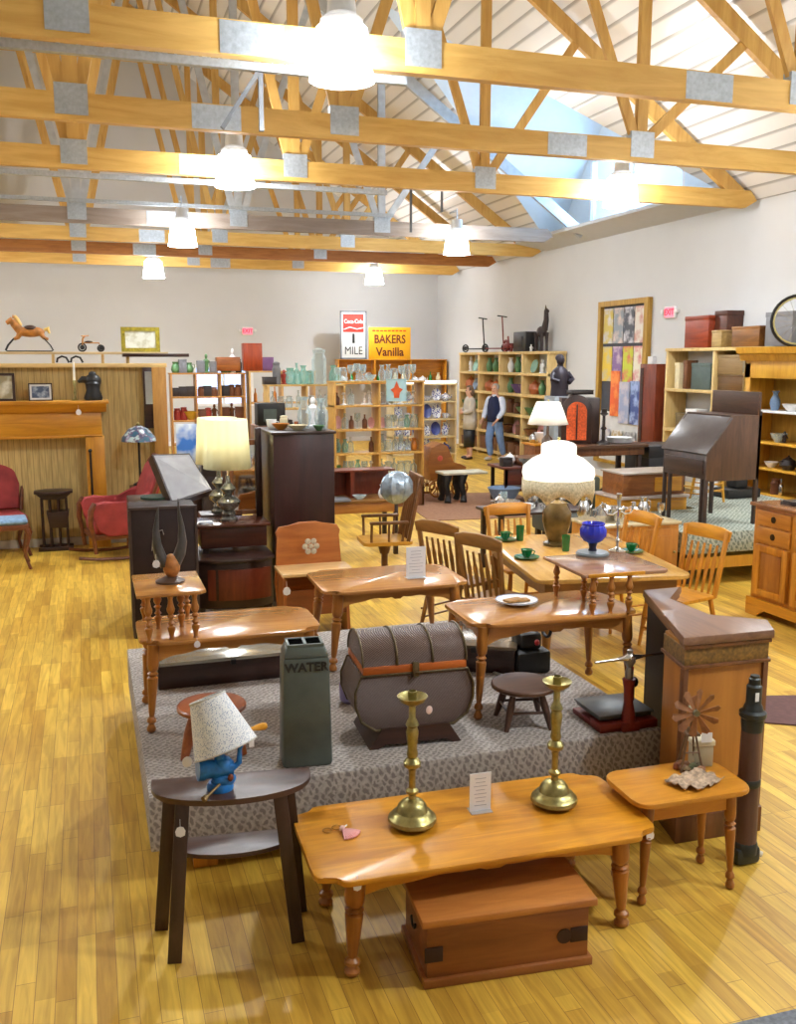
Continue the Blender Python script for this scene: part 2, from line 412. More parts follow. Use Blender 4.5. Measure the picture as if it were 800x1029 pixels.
# ------------------------------------------------------------------ high-bay lamps
LAMPE, nt, b = new_mat('lit_refractor')
b.inputs['Base Color'].default_value = (1, 1, 1, 1); b.inputs['Emission Color'].default_value = lin((255, 250, 246)); b.inputs['Emission Strength'].default_value = 13.
tr = nt.nodes.new('ShaderNodeBsdfTransparent'); mx = nt.nodes.new('ShaderNodeMixShader'); mx.inputs['Fac'].default_value = .5
nt.links.new(tr.outputs[0], mx.inputs[1]); nt.links.new(b.outputs[0], mx.inputs[2]); nt.links.new(mx.outputs[0], nt.nodes['Material Output'].inputs['Surface'])
def highbay(x, y, z, label, visible=True):
    t = thing('high_bay_lamp', label, 'ceiling lamp', (x, y, z), 0, None if visible else 'lamps beyond the picture')
    ty = min((7.5, 9.9, 12.3, 17., 19.4, 21.8, 24.2), key=lambda q: abs(q-y))-y if visible else 0
    if ty: part('mounting_bracket', MB().box(-.015, .015, min(0, ty), max(0, ty), .5, .53), GUS, t)
    part('ballast_housing', MB().lathe([(.0, .36), (.1, .35), (.11, .2), (.16, .16), (.16, .13), (.05, .12)], n=16), mat((214, 216, 218), .4), t)
    part('shade', MB().lathe([(.12, .13), (.19, .1), (.2, .02), (.23, -.2), (.245, -.26), (.225, -.26), (.21, -.2), (.18, .02), (.16, .09), (.1, .11)], n=24), LAMPE, t, 'white glowing bell-shaped shade')
    part('stem', MB().cyl((0, 0, .34), (0, 0, .55), .012, n=8), GUS, t)
    ld = bpy.data.lights.new('bulb', 'POINT'); ld.energy = 300; ld.color = (.85, .935, 1); ld.shadow_soft_size = .07
    lo = bpy.data.objects.new('bulb', ld); COL.objects.link(lo); lo.parent = t; lo.location = (0, 0, -.12)
    ld = bpy.data.lights.new('roof_fill', 'POINT'); ld.energy = 24; ld.color = (.92, .965, 1); ld.shadow_soft_size = .15  # fill light added above the housing to brighten the roof
    lo = bpy.data.objects.new('roof_fill', ld); COL.objects.link(lo); lo.parent = t; lo.location = (0, -.0, .75)
    return t
for a in ((1.92, 7.2, 4.6, 'largest glowing bell lamp, top centre under the nearest truss'),
          (1.83, 11.9, 4.61, 'glowing bell lamp left of centre in front of the third truss'),
          (7.15, 11.95, 4.65, 'glowing bell lamp in front of the dormer on the right'),
          (1.66, 16.65, 4.43, 'glowing bell lamp hanging at the grey-brown chord on the left'),
          (6.58, 16.65, 4.46, 'glowing bell lamp hanging at the right end of the grey-brown chord'),
          (1.58, 22.6, 4.38, 'small far bell lamp on the left under the rearmost trusses'),
          (7.15, 23.8, 4.46, 'small far bell lamp near the back wall, right of centre')): highbay(*a)
for x, y in ((7.3, 7.2), (3.9, 1.9), (7.3, 2.4), (-3.6, 7.6), (-3.6, 12.2), (-3.6, 17.2), (-3.6, 22.4)):
    highbay(x, y, 4.35, 'bell lamp outside the photographed part of the hall', False)
# daylight
wd = bpy.data.worlds.new('sky'); scn.world = wd; wd.use_nodes = True
bg = wd.node_tree.nodes['Background']; bg.inputs['Color'].default_value = (.62, .8, 1, 1); bg.inputs['Strength'].default_value = 2.4
ad = bpy.data.lights.new('dormer_daylight', 'AREA'); ad.shape = 'RECTANGLE'; ad.size = 3.; ad.size_y = 1.2; ad.energy = 520; ad.color = (.5, .78, 1)
ao = bpy.data.objects.new('dormer_daylight', ad); COL.objects.link(ao); ao.location = (XW+.5, DYM, 5.7); ao.rotation_euler = (0, math.radians(100), 0)
vs.exposure = .08
# ------------------------------------------------------------------ furniture helpers
LEGP = [(.55, 0), (1.0, .02), (1.05, .05), (.7, .08), (.6, .1), (1.05, .12), (1.0, .15), (.55, .18), (.7, .22), (.95, .42), (1.15, .56), (1.2, .62), (.75, .64), (1.25, .665), (.75, .69), (1.15, .715), (1.3, .76), (1.35, 1)]
SPIN = [(.9, 0), (.6, .06), (.75, .14), (1.15, .24), (1.2, .3), (.6, .33), (1.1, .38), (.6, .43), (.6, .48), (1.15, .53), (.6, .58), (1.1, .64), (1.25, .7), (.85, .8), (.65, .9), (.95, 1)]
def turned(m, foot, top, r, prof=LEGP, n=14): return m.lathe([(a*r, z) for a, z in prof], foot, n, top)
TAGM = mat((232, 230, 232), .6, vary=.05); TAGI = mat((150, 130, 170), .6, vary=.3, scale=120)
def price_tag(parent, x, y, z, rz=0, s=1):
    o = part('price_tag', MB().prism([(.0, -.045), (.017, -.038), (.02, -.02), (.012, -.004), (0, 0), (-.012, -.004), (-.02, -.02), (-.017, -.038)], -.001, .001, 'xz').cyl((0, 0, -.003), (0, .002, .03), .0008, n=4), TAGM, parent, 'small white hanging price tag')
    o.location = (x, y, z); o.rotation_euler = (0, 0, rz); o.scale = (s*.8, s, s*.8)
    return o
def scallop(w, h0, h1, n=5, flip=1):
    """apron outline hanging from z=0: shaped lower edge"""
    pts = [(-w/2, 0), (w/2, 0), (w/2, -h1)]
    N = 40
    for i in range(N+1):
        t = i/N; x = w/2-w*t; u = abs(2*t-1)
        z = h0+(h1-h0)*(u**3) + (.28*(h1-h0) if u < .07 else 0)+.12*(h1-h0)*math.sin(u*PI*2.5)**2
        pts.append((x, -z))
    pts.append((-w/2, -h1)); return pts
def notched(W, D, c=.05):
    """table outline: rounded ears at the ends, long edges standing proud between the notches"""
    k = c/.03
    def corner(sx_, sy):
        P = [(W/2, D/2-.15*k), (W/2-.002, D/2-.085*k), (W/2-.012*k, D/2-.062*k), (W/2-.03*k, D/2-.05*k), (W/2-.07*k, D/2-.05*k), (W/2-.084*k, D/2-.044*k), (W/2-.09*k, D/2-.02*k), (W/2-.1*k, D/2-.006*k), (W/2-.125*k, D/2)]
        return [(sx_*x, sy*y) for x, y in P]
    return corner(1, 1)+corner(-1, 1)[::-1]+corner(-1, -1)+corner(1, -1)[::-1]
def early_table(name, label, cat, W, D, h, loc, rz, wood_, woodl, lw=None, ld=None, r=.024, splay=.05, c=.04, scal=True, notch=True, th=.022):
    t = thing(name, label, cat, loc, rz)
    pts = notched(W, D, c) if notch else rrect(W, D, c)
    part('tabletop', MB().prism(pts, h-th, h, 'xy', .006), wood_, t)
    lw = lw or W-.22; ld = ld or D-.14; a = h-th
    m = MB(); ap = .1*(h/.5)
    if scal:
        m.prism([(x, z+a) for x, z in scallop(lw, .042, ap)], -ld/2-.01, -ld/2+.008, 'xz')
        m.prism([(x, z+a) for x, z in scallop(lw, .042, ap)], ld/2-.008, ld/2+.01, 'xz')
        m.prism([(x, z+a) for x, z in scallop(ld, .05, ap)], -lw/2-.01, -lw/2+.008, 'yz'); m.prism([(x, z+a) for x, z in scallop(ld, .05, ap)], lw/2-.008, lw/2+.01, 'yz')
    else:
        m.box(-lw/2, lw/2, -ld/2-.01, -ld/2+.008, a-.085, a).box(-lw/2, lw/2, ld/2-.008, ld/2+.01, a-.085, a).box(-lw/2-.01, -lw/2+.008, -ld/2, ld/2, a-.085, a).box(lw/2-.008, lw/2+.01, -ld/2, ld/2, a-.085, a)
    part('apron', m, wood_, t)
    for sx_ in (-1, 1):
        for sy in (-1, 1):
            part('leg', turned(MB(), (sx_*(lw/2+splay), sy*(ld/2+splay*.6), 0), (sx_*lw/2, sy*ld/2, a), r), woodl, t)
    return t
def rrect(W, D, c, n=5):
    P = []
    for (cx, cy, a0) in ((W/2-c, D/2-c, 0), (-W/2+c, D/2-c, 90), (-W/2+c, -D/2+c, 180), (W/2-c, -D/2+c, 270)):
        for i in range(n+1):
            a = math.radians(a0+90*i/n); P.append((cx+c*math.cos(a), cy+c*math.sin(a)))
    return P
PZ = .42       # top of the carpeted platform

# ------------------------------------------------------------------ carpeted platforms
def carpet(name, c1, c2, sc):
    """small woven lozenges with worn mottling"""
    m, nt, b = new_mat(name); L = nt.links
    tc = nt.nodes.new('ShaderNodeTexCoord'); n = nt.nodes.new('ShaderNodeTexNoise'); n.inputs['Scale'].default_value = sc*2.2; n.inputs['Detail'].default_value = 6
    L.new(tc.outputs['Object'], n.inputs['Vector']); out = []
    for ang in (.9, -.9):
        mp = nt.nodes.new('ShaderNodeMapping'); mp.inputs['Rotation'].default_value = (.5, .3, ang)
        w = nt.nodes.new('ShaderNodeTexWave'); w.inputs['Scale'].default_value = sc*.45; w.inputs['Distortion'].default_value = 5; w.inputs['Detail'].default_value = 2; w.inputs['Detail Scale'].default_value = 2
        L.new(tc.outputs['Object'], mp.inputs[0]); L.new(mp.outputs[0], w.inputs['Vector']); out.append(w)
    a = nt.nodes.new('ShaderNodeMath'); a.operation = 'MULTIPLY'; L.new(out[0].outputs['Fac'], a.inputs[0]); L.new(out[1].outputs['Fac'], a.inputs[1])
    a2 = nt.nodes.new('ShaderNodeMath'); a2.operation = 'ADD'; L.new(a.outputs[0], a2.inputs[0]); L.new(n.outputs['Fac'], a2.inputs[1])
    r = nt.nodes.new('ShaderNodeValToRGB'); r.color_ramp.elements[0].position = .35; r.color_ramp.elements[0].color = lin(c1); r.color_ramp.elements[1].position = 1.5; r.color_ramp.elements[1].color = lin(c2)
    L.new(a2.outputs[0], r.inputs[0]); L.new(r.outputs[0], b.inputs['Base Color'])
    b.inputs['Roughness'].default_value = .98; b.inputs['Specular IOR Level'].default_value = .1
    bp = nt.nodes.new('ShaderNodeBump'); bp.inputs['Strength'].default_value = .3; bp.inputs['Distance'].default_value = .004
    L.new(n.outputs['Fac'], bp.inputs['Height']); L.new(bp.outputs[0], b.inputs['Normal'])
    return m
CARP = carpet('taupe_carpet', (190, 181, 172), (134, 125, 121), 30)
t = thing('display_platform', 'low display platform wrapped in taupe patterned carpet, carrying the crock and domed chest', 'platform', (0, 0, 0))
part('carpeted_deck', MB().prism([(.17, 4.0), (2.74, 3.98), (2.74, 6.25), (.17, 6.25)], .16, PZ, 'xy', .012), CARP, t)
for x, y in ((.36, 4.1), (2.4, 4.1), (.36, 6.05), (2.4, 6.05), (1.4, 5.6)):
    part('wooden_block', MB().box(x, x+.11, y, y+.12, 0, .16, .003), OAKZ, t)
part('wooden_rail', MB().box(.5, 2.3, 4.3, 4.36, .06, .16), OAK, t)
t = thing('display_platform', 'grey-green patterned carpet platform under the slant-front desk', 'platform', (0, 0, 0))
part('carpeted_deck', MB().prism([(5.7, 8.0), (8.3, 8.0), (8.3, 10.35), (6.8, 10.35), (6.8, 9.37), (5.7, 9.37)], .34, .56, 'xy', .012), carpet('green_carpet', (190, 194, 180), (120, 128, 118), 20), t)
for x, y in ((5.75, 8.15), (8.1, 8.15), (5.75, 9.2), (8.1, 10.15)): part('wooden_block', MB().box(x, x+.12, y, y+.12, 0, .34), DARKX, t)
part('yellow_rail', MB().box(5.72, 8.25, 8.05, 8.1, .17, .29), YELP, t)

# ------------------------------------------------------------------ foreground
t = early_table('coffee_table', 'honey-yellow coffee table with scalloped apron and turned legs carrying two brass candlesticks', 'coffee table', 1.42, .62, .42, (1.425, 3.37, 0), -.035, OAK, MAPLEZ, lw=1.1, ld=.46, r=.03, splay=.02, c=.03, th=.024)
price_tag(t, -.56, -.3, .41)
# blanket box
t = thing('blanket_box', 'low reddish-brown wooden box with iron corner plates under the coffee table', 'box', (1.425, 3.13, 0), -.09)
BX = wood((158, 96, 46), (124, 70, 30), .35, axis=0)
part('body', MB().box(-.32, .32, -.17, .17, .03, .25, .004), BX, t)
part('plinth', MB().box(-.335, .335, -.185, .185, 0, .035, .004), BX, t)
part('lid', MB().box(-.345, .345, -.195, .195, .25, .28, .006), wood((196, 128, 62), (160, 94, 42), .3), t)
for x in (-.295, .28): part('iron_plate', MB().box(x-.035, x+.035, -.176, -.17, .1, .16, .002), mat((60, 40, 34), .5, .4), t)
part('lock_plate', MB().lathe([(.0, 0), (.03, .001), (.03, .006), (0, .006)], n=14).xf(Matrix.Translation((.22, -.17, .13)) @ Matrix.Rotation(PI/2, 4, 'X')), mat((60, 40, 34), .5, .4), t)
part('side_handle', MB().ring((-.33, 0, .17), .03, .005, 'x', arc=(PI, 2*PI)), IRON, t)
# candlesticks
def candlestick(label, loc):
    t = thing('brass_candlestick', label, 'candlestick', loc)
    part('base', MB().lathe([(.0, .014), (.094, .014), (.1, .022), (.097, .036), (.086, .044), (.082, .052), (.066, .062), (.058, .085), (.046, .1), (.03, .108), (.02, .112), (0, .112)], n=32), BRASS, t)
    part('stem', MB().lathe([(.016, .1), (.014, .13), (.026, .14), (.026, .15), (.014, .16), (.014, .225), (.016, .24), (.034, .255), (.036, .27), (.026, .285), (.018, .29), (.024, .305), (.019, .33), (.022, .36), (.026, .4), (.02, .42), (.028, .43), (.022, .445), (.014, .46), (.014, .51)], n=20), BRASS, t)
    part('drip_pan', MB().lathe([(.012, .51), (.02, .512), (.05, .53), (.062, .55), (.058, .552), (.045, .538), (.016, .522), (.012, .522)], n=28), BRASS, t)
    part('socket', MB().lathe([(.017, .515), (.019, .57), (.0155, .572), (.013, .55), (.011, .53)], n=16), BRASS, t)
    for i in range(3): a = 2*PI*i/3-PI/2+.3; part('foot', MB().ball((.075*math.cos(a), .075*math.sin(a), .012), (.014, .014, .012), 10), BRASS, t)
    return t
c = candlestick('tall tarnished brass candlestick on the left of the coffee table, with a small pink tag', (1.18, 3.42, .42))
o = part('tag', MB().ball((0, 0, 0), (.014, .002, .018), 8), mat((230, 205, 205), .6), c, 'pale pink tag'); o.location = (.052, -.055, .505)
candlestick('tall brass candlestick on the right of the coffee table, in front of the round stool', (1.815, 3.4, .42))
def sign_card(label, loc, rz, w=.09, h=.15):
    t = thing('sign_card', label, 'sign', loc, rz)
    part('card', MB().box(-w/2, w/2, -.001, .001, .004, h), mat((240, 240, 244), .5, vary=.02), t)
    m = MB()
    for i in range(8):
        l = w*(.2+.18*R.random()); z = h*(.86-.1*i); m.box(-l, l, -.0016, -.001, z-.0015, z+.0015)
    o = part('text_lines', m, mat((176, 178, 190), .6), t); o['kind'] = 'stuff'
    part('holder', MB().box(-w/2, w/2, -.03, .035, 0, .004).box(-w/2-.001, w/2+.001, .0015, .003, 0, h), glass((240, 245, 250), .85), t)
    return t
sign_card('white printed card in a clear stand between the two candlesticks', (1.49, 3.44, .42), -.05, .094, .17)
# pink tassel and spectacles on the coffee table
t = thing('pink_tassel', 'pink knotted tassel cloth lying on the left of the coffee table', 'tassel', (.91, 3.42, .42), .5)
m = MB()
for i in range(14):
    a = -2.2+.11*i+R.uniform(-.03, .03); m.tube([(0, .03, .012), (.025*math.cos(a), .03+.025*math.sin(a), .01), (.07*math.cos(a), .03+.07*math.sin(a), .005)], [.004, .006, .003], 6)
part('fringe', m, mat((226, 160, 156), .8, vary=.2), t); part('knot', MB().ball((0, .035, .014), (.014, .012, .012), 10), mat((236, 190, 180), .8), t)
part('ribbon', MB().tube([(0, .035, .012), (.02, .05, .005), (.045, .055, .004)], .003, 6), WHITE, t)
t = thing('spectacles', 'thin wire curl beside the pink tassel on the coffee table', 'wire ornament', (.86, 3.48, .42), .3)
part('loops', MB().ring((-.025, 0, .004), .018, .0018, 'z', 18, 5).ring((.018, 0, .004), .018, .0018, 'z', 18, 5).tube([(-.007, 0, .004), (0, .004, .006)], .0016, 5), mat((150, 110, 50), .4, .6), t)
# small end table on the right
t = early_table('end_table', 'small honey-coloured end table at the right holding the windmill model', 'side table', .56, .34, .48, (2.37, 3.32, 0), -.03, wood((214, 148, 46), (176, 106, 28), .3, axis=0, scale=4), MAPLEZ, lw=.4, ld=.2, r=.02, splay=.02, c=.07, scal=False, notch=False)
price_tag(t, -.2, -.125, .34, s=1.2)
# half-round dark table
t = thing('demilune_table', 'dark brown half-round side table with lower shelf and splayed flat legs', 'side table', (.475, 3.58, 0), -.12)
DK = wood((84, 56, 46), (48, 30, 26), .35, axis=0)
def demi(w, d, z0, z1, m, bev=.005):
    P = [(-w/2, .06), (w/2, .06)]; P += [(w/2*math.cos(a), .02-d*math.sin(a)**.8*1) for a in [PI*i/24 for i in range(25)]]
    return m.prism(P, z0, z1, 'xy', bev)
part('tabletop', demi(.63, .2, .625, .648, MB()), DK, t); part('lower_shelf', demi(.46, .13, .37, .388, MB()), DK, t)
DKZ = wood((70, 46, 38), (42, 26, 24), .35, axis=2)
for (fx, fy, tx, ty) in ((-.24, -.18, -.19, -.12), (.24, -.14, .18, -.12), (-.3, .05, -.24, .03), (.27, .07, .22, .03)):
    part('leg', MB().bar((fx, fy, 0), (tx, ty, .626), .054, .024, up=(0, 1, 0), bev=.003), DKZ, t)
part('stretcher', MB().box(-.22, .22, .0, .02, .33, .37), DKZ, t)
price_tag(t, -.2, -.165, .55, s=1.2)
t['label'] = 'dark brown half-round side table with lower shelf, bottom left foreground'
# blue coffee-mill lamp
BLUE = mat((28, 112, 184), .35, .1, vary=.3, scale=30)
t = thing('grinder_lamp', 'lamp made from a blue meat grinder with a tilted blue-speckled shade', 'lamp', (.42, 3.51, .648), .1)
part('clamp_foot', MB().lathe([(.05, 0), (.052, .012), (.045, .03), (.028, .04)], n=16).ball((.012, -.01, .04), (.05, .035, .03), 12), BLUE, t)
part('grinder_body', MB().cyl((-.06, 0, .09), (.05, -.01, .08), .038, .03, 16).cyl((-.085, 0, .092), (-.06, 0, .09), .043, n=16).ball((.01, 0, .09), (.045, .04, .045), 14), BLUE, t)
part('hopper', MB().lathe([(.022, .1), (.02, .15), (.03, .19), (.034, .21)], n=14), BLUE, t)
part('crank', MB().tube([(.05, -.01, .08), (.075, -.01, .1), (.08, -.005, .15), (.105, 0, .2), (.11, 0, .235)], [.012, .012, .009, .008, .011], 8), BLUE, t)
part('crank_handle', MB().lathe([(.007, 0), (.008, .3), (.014, .6), (.015, .85), (.009, 1)], (.11, -.01, .225), 12, (.185, -.03, .24)), mat((226, 160, 50), .35), t, 'turned yellow wooden crank handle')
part('screw', MB().cyl((.0, -.03, .04), (-.07, -.075, .012), .006, n=8).cyl((-.07, -.075, .012), (-.085, -.085, .008), .012, n=8), mat((120, 96, 60), .4, .7), t)
part('wing_nut', MB().ball((.03, -.05, .06), (.012, .01, .016), 8), mat((140, 80, 60), .4, .6), t)
sm, nt, b = new_mat('speckled_shade')
v = nt.nodes.new('ShaderNodeTexVoronoi'); v.inputs['Scale'].default_value = 170; tc = nt.nodes.new('ShaderNodeTexCoord'); nt.links.new(tc.outputs['Object'], v.inputs['Vector'])
r = nt.nodes.new('ShaderNodeValToRGB'); r.color_ramp.elements[0].position = .2; r.color_ramp.elements[0].color = lin((110, 136, 176)); r.color_ramp.elements[1].position = .42; r.color_ramp.elements[1].color = lin((236, 238, 240))
nt.links.new(v.outputs['Distance'], r.inputs[0]); nt.links.new(r.outputs[0], b.inputs['Base Color']); b.inputs['Roughness'].default_value = .85
SH = Matrix.Translation((-.01, -.01, .275)) @ Matrix.Rotation(-.26, 4, 'Y') @ Matrix.Rotation(-.34, 4, 'X')
part('lamp_shade', MB().lathe([(.125, -.105), (.07, .1), (.066, .1), (.121, -.105)], n=32).xf(SH), sm, t, 'tilted white shade with blue speckles')
part('shade_trim', MB().ring((0, 0, .1), .07, .004, 'z').ring((0, 0, -.105), .124, .003, 'z').xf(SH), mat((190, 190, 186), .8), t)
part('price_tag', MB().prism([(-.01, 0), (.01, 0), (.01, .05), (-.01, .05)], -.001, .001, 'xz').xf(Matrix.Translation((.125, -.015, .155))), TAGM, t)
part('tag', MB().ball((-.13, -.03, .145), (.02, .003, .022), 10), TAGM, t, 'white round tag')
# small red-brown stool behind it
def stool(label, loc, r, h, m1, m2, n=3, rl=.02, rz=0, rail=False, tag_=None):
    t = thing('round_stool', label, 'stool', loc, rz)
    part('seat', MB().lathe([(0, h-.03), (r*.9, h-.03), (r, h-.02), (r, h-.006), (r*.96, h), (0, h)], n=32), m1, t)
    for i in range(n):
        a = 2*PI*i/n+.6
        part('leg', MB().lathe([(rl*.7, 0), (rl, .35), (rl*1.15, .6), (rl*.8, 1)], (r*.98*math.cos(a), r*.98*math.sin(a), 0), 10, (r*.6*math.cos(a), r*.6*math.sin(a), h-.03)), m2, t)
    if rail:
        for i in range(n):
            a = 2*PI*i/n+.6; b_ = 2*PI*(i+1)/n+.6; k = r*.83
            part('rung', MB().cyl((k*math.cos(a), k*math.sin(a), h*.4), (k*math.cos(b_), k*math.sin(b_), h*.4), .008, n=8), m2, t)
    return t
TERR = wood((166, 92, 48), (130, 64, 32), .35)
s = stool('reddish round milking stool on the platform behind the grinder lamp', (.5, 4.42, PZ), .165, .24, TERR, TERR, 3, .026); s.rotation_euler = (0, 0, .9)
# small second disc seen at its right
stool('dark brown round stool with four legs on the platform, between chest and scale press', (2.09, 4.28, PZ), .17, .22, wood((104, 72, 54), (70, 46, 36), .4), wood((92, 60, 44), (60, 38, 30), .4, axis=2), 4, .018, rail=True)
# grey crock with two openings
CR = mat((86, 94, 88), .42, .25, vary=.18, scale=7, name='grey_enamel')
t = thing('water_container', 'tall grey tapered water container with two square openings on top', 'container', (.905, 4.17, PZ), -.1)
def frustum(m, w0, d0, w1, d1, z0, z1):
    A = [m.bm.verts.new((sx_*w0/2, sy*d0/2, z0)) for sx_, sy in ((-1, -1), (1, -1), (1, 1), (-1, 1))]; B = [m.bm.verts.new((sx_*w1/2, sy*d1/2, z1)) for sx_, sy in ((-1, -1), (1, -1), (1, 1), (-1, 1))]
    m.bm.faces.new(A[::-1]); m.bm.faces.new(B)
    for i in range(4): m.bm.faces.new((A[i], A[(i+1) % 4], B[(i+1) % 4], B[i]))
    return A+B
m = MB(); vv = frustum(m, .235, .17, .215, .16, 0, .53); m._bevel(vv, .018); part('body', m, CR, t)
part('upper_band', (lambda m: (m._bevel(frustum(m, .216, .162, .175, .13, .525, .578), .012), m)[1])(MB()), CR, t)
m = MB()
for x in (-.043, .043): m.box(x-.036, x+.036, -.05, .055, .578, .59).box(x-.036, x+.036, -.056, -.044, .578, .594)
part('rim', MB().box(-.085, .085, -.062, -.05, .57, .588).box(-.085, .085, .05, .062, .57, .588).box(-.085, -.073, -.06, .06, .57, .588).box(.073, .085, -.06, .06, .57, .588).box(-.007, .007, -.06, .06, .57, .588), CR, t)
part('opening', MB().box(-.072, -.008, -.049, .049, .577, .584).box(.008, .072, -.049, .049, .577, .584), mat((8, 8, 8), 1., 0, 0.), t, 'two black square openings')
text_mesh('WATER', .058, mat((24, 26, 28), .5), t, 'lettering', .0015, Matrix.Translation((0, -.0845, .485)) @ Matrix.Rotation(-.02, 4, 'X') @ UPRIGHT, 1.0, .002)
# woven domed chest
wv, nt, b = new_mat('woven_cane')
tc = nt.nodes.new('ShaderNodeTexCoord'); mp = nt.nodes.new('ShaderNodeMapping'); mp.inputs['Rotation'].default_value = (PI/4, PI/4, PI/4); mp.inputs['Scale'].default_value = (150, 150, 150)
ck = nt.nodes.new('ShaderNodeTexWave'); ck.inputs['Scale'].default_value = .35; ck.inputs['Distortion'].default_value = 3; ck.inputs['Detail'].default_value = 3
r = nt.nodes.new('ShaderNodeValToRGB'); r.color_ramp.elements[0].color = lin((70, 50, 42)); r.color_ramp.elements[1].color = lin((116, 92, 80))
nt.links.new(tc.outputs['Object'], mp.inputs[0]); nt.links.new(mp.outputs[0], ck.inputs['Vector']); nt.links.new(ck.outputs['Fac'], r.inputs[0]); nt.links.new(r.outputs[0], b.inputs['Base Color'])
bp = nt.nodes.new('ShaderNodeBump'); bp.inputs['Strength'].default_value = .7; bp.inputs['Distance'].default_value = .004; nt.links.new(ck.outputs['Fac'], bp.inputs['Height']); nt.links.new(bp.outputs[0], b.inputs['Normal'])
b.inputs['Roughness'].default_value = .45
TRIM = mat((96, 82, 56), .4, .5, vary=.3, scale=40)
t = thing('woven_chest', 'dome-lidded woven cane chest with an orange slatted band on the platform', 'chest', (1.47, 4.36, PZ), -.06)
W2 = .29
def bulge(k, s_=1.):      # side outline (y,z) barrel shape between base and lid
    return [(-.13*s_, .1), (-.17*s_, .14), (-.205*s_, .22), (-.205*s_, .3), (-.175*s_, .385), (.175*s_, .385), (.205*s_, .3), (.205*s_, .22), (.17*s_, .14), (.13*s_, .1)]
# barrel bulges to left and right as well as it is seen from the front
def front_outline(): return [(-.2, .09), (-.27, .14), (-.3, .22), (-.3, .29), (-.27, .37), (.27, .37), (.3, .29), (.3, .22), (.27, .14), (.2, .09)]
part('body', MB().prism(front_outline(), -.17, .17, 'xz', .01), wv, t)
FO = front_outline()
for y in (-.172, .172): part('edge_trim', MB().tube([(x, y, z) for x, z in FO+FO[:1]], .007, 6), TRIM, t)
part('flared_base', MB().prism([(-.17, .1), (.17, .1), (.235, 0), (.19, 0), (.15, .022), (.05, .018), (0, .03), (-.05, .018), (-.15, .022), (-.19, 0), (-.235, 0)], -.19, .19, 'xz'), wood((72, 44, 34), (46, 28, 22), .4), t)
part('slat_band', MB().box(-.262, -.012, -.176, .176, .375, .415, .004).box(.012, .262, -.176, .176, .375, .415, .004), wood((196, 104, 40), (150, 70, 26), .35), t, 'orange bamboo band')
m = MB(); m.prism([(.172*math.cos(a), .415+.135*math.sin(a)) for a in [PI*i/16 for i in range(17)]], -.262, .262, 'yz', .004); part('domed_lid', m, wv, t)
m = MB()
for x in (-.262, -.09, .09, .262): m.tube([(x, .175*math.cos(a), .415+.138*math.sin(a)) for a in [PI*i/16 for i in range(17)]], .006, 6)
part('lid_rib', m, TRIM, t)
part('latch', MB().box(-.016, .016, -.19, -.17, .355, .425, .003).ring((0, -.192, .365), .013, .003, 'y', 12, 5), TRIM, t)
# iron letter scale / press
t = thing('counter_scale', 'old counter scale with red iron base, grey tray and silver cross arm', 'scale', (2.565, 4.16, PZ), -.02)
RD = mat((126, 40, 32), .4, .2, vary=.2)
part('base', MB().box(-.165, .165, -.15, -.03, 0, .045, .006).box(-.165, .165, -.15, .16, .0, .03, .006), RD, t, 'red iron base')
part('tray', MB().box(-.15, .15, -.11, .15, .05, .075, .008).box(-.16, .16, -.12, .16, .07, .082, .006), mat((86, 88, 88), .4, .5, vary=.25), t, 'grey metal tray')
part('column', MB().lathe([(.04, 0), (.036, .2), (.024, .5), (.026, .8), (.034, 1)], (0, -.135, .02), 14, (0, -.125, .27)).box(-.05, .05, -.17, -.1, 0, .05, .008), RD, t, 'red column')
part('cross_arm', MB().lathe([(.006, 0), (.007, .3), (.014, .42), (.03, .48), (.03, .52), (.014, .58), (.007, .7), (.006, 1)], (-.2, -.13, .375), 10, (.2, -.12, .385)), SILVER, t)
part('head', MB().lathe([(.02, .27), (.022, .3), (.014, .33), (.03, .36), (.03, .385), (.012, .4), (.016, .42), (.0, .43)], (0, -.125, 0), 12), mat((150, 150, 150), .3, .8), t)
part('counterweight', MB().ball((.1, 0, .2), .03, 10).cyl((.1, 0, .1), (.1, 0, .2), .01), IRON, t)
part('pointer', MB().box(.07, .09, -.02, 0, .24, .29), mat((190, 40, 40), .4), t, 'small red pointer')
t = solo('iron_bracket', MB().bar((0, 0, .008), (-.16, .42, .008), .02, .014).bar((0, 0, .008), (.1, .02, .008), .02, .014), mat((170, 168, 160), .4, .5), 'thin grey metal strip lying behind the counter scale', 'metal strip', (2.42, 4.62, PZ), 0)
t = thing('glass_case', 'black table-top machine with small lever behind the counter scale', 'machine', (2.5, 5.05, PZ), 0)
part('body', MB().box(-.12, .1, -.1, .12, 0, .14, .02).box(-.08, .06, -.05, .1, .14, .24, .02), BLACK, t); part('wheel', MB().ring((.11, 0, .26), .06, .01, 'x').cyl((.05, 0, .26), (.13, 0, .26), .012), IRON, t); part('knob', MB().ball((.0, -.1, .2), .018, 8), mat((170, 30, 30), .3), t, 'red knob')
t.name = 'sewing_machine'; t['label'] = 'black iron machine with a hand wheel and red knob behind the counter scale'; t['category'] = 'machine'

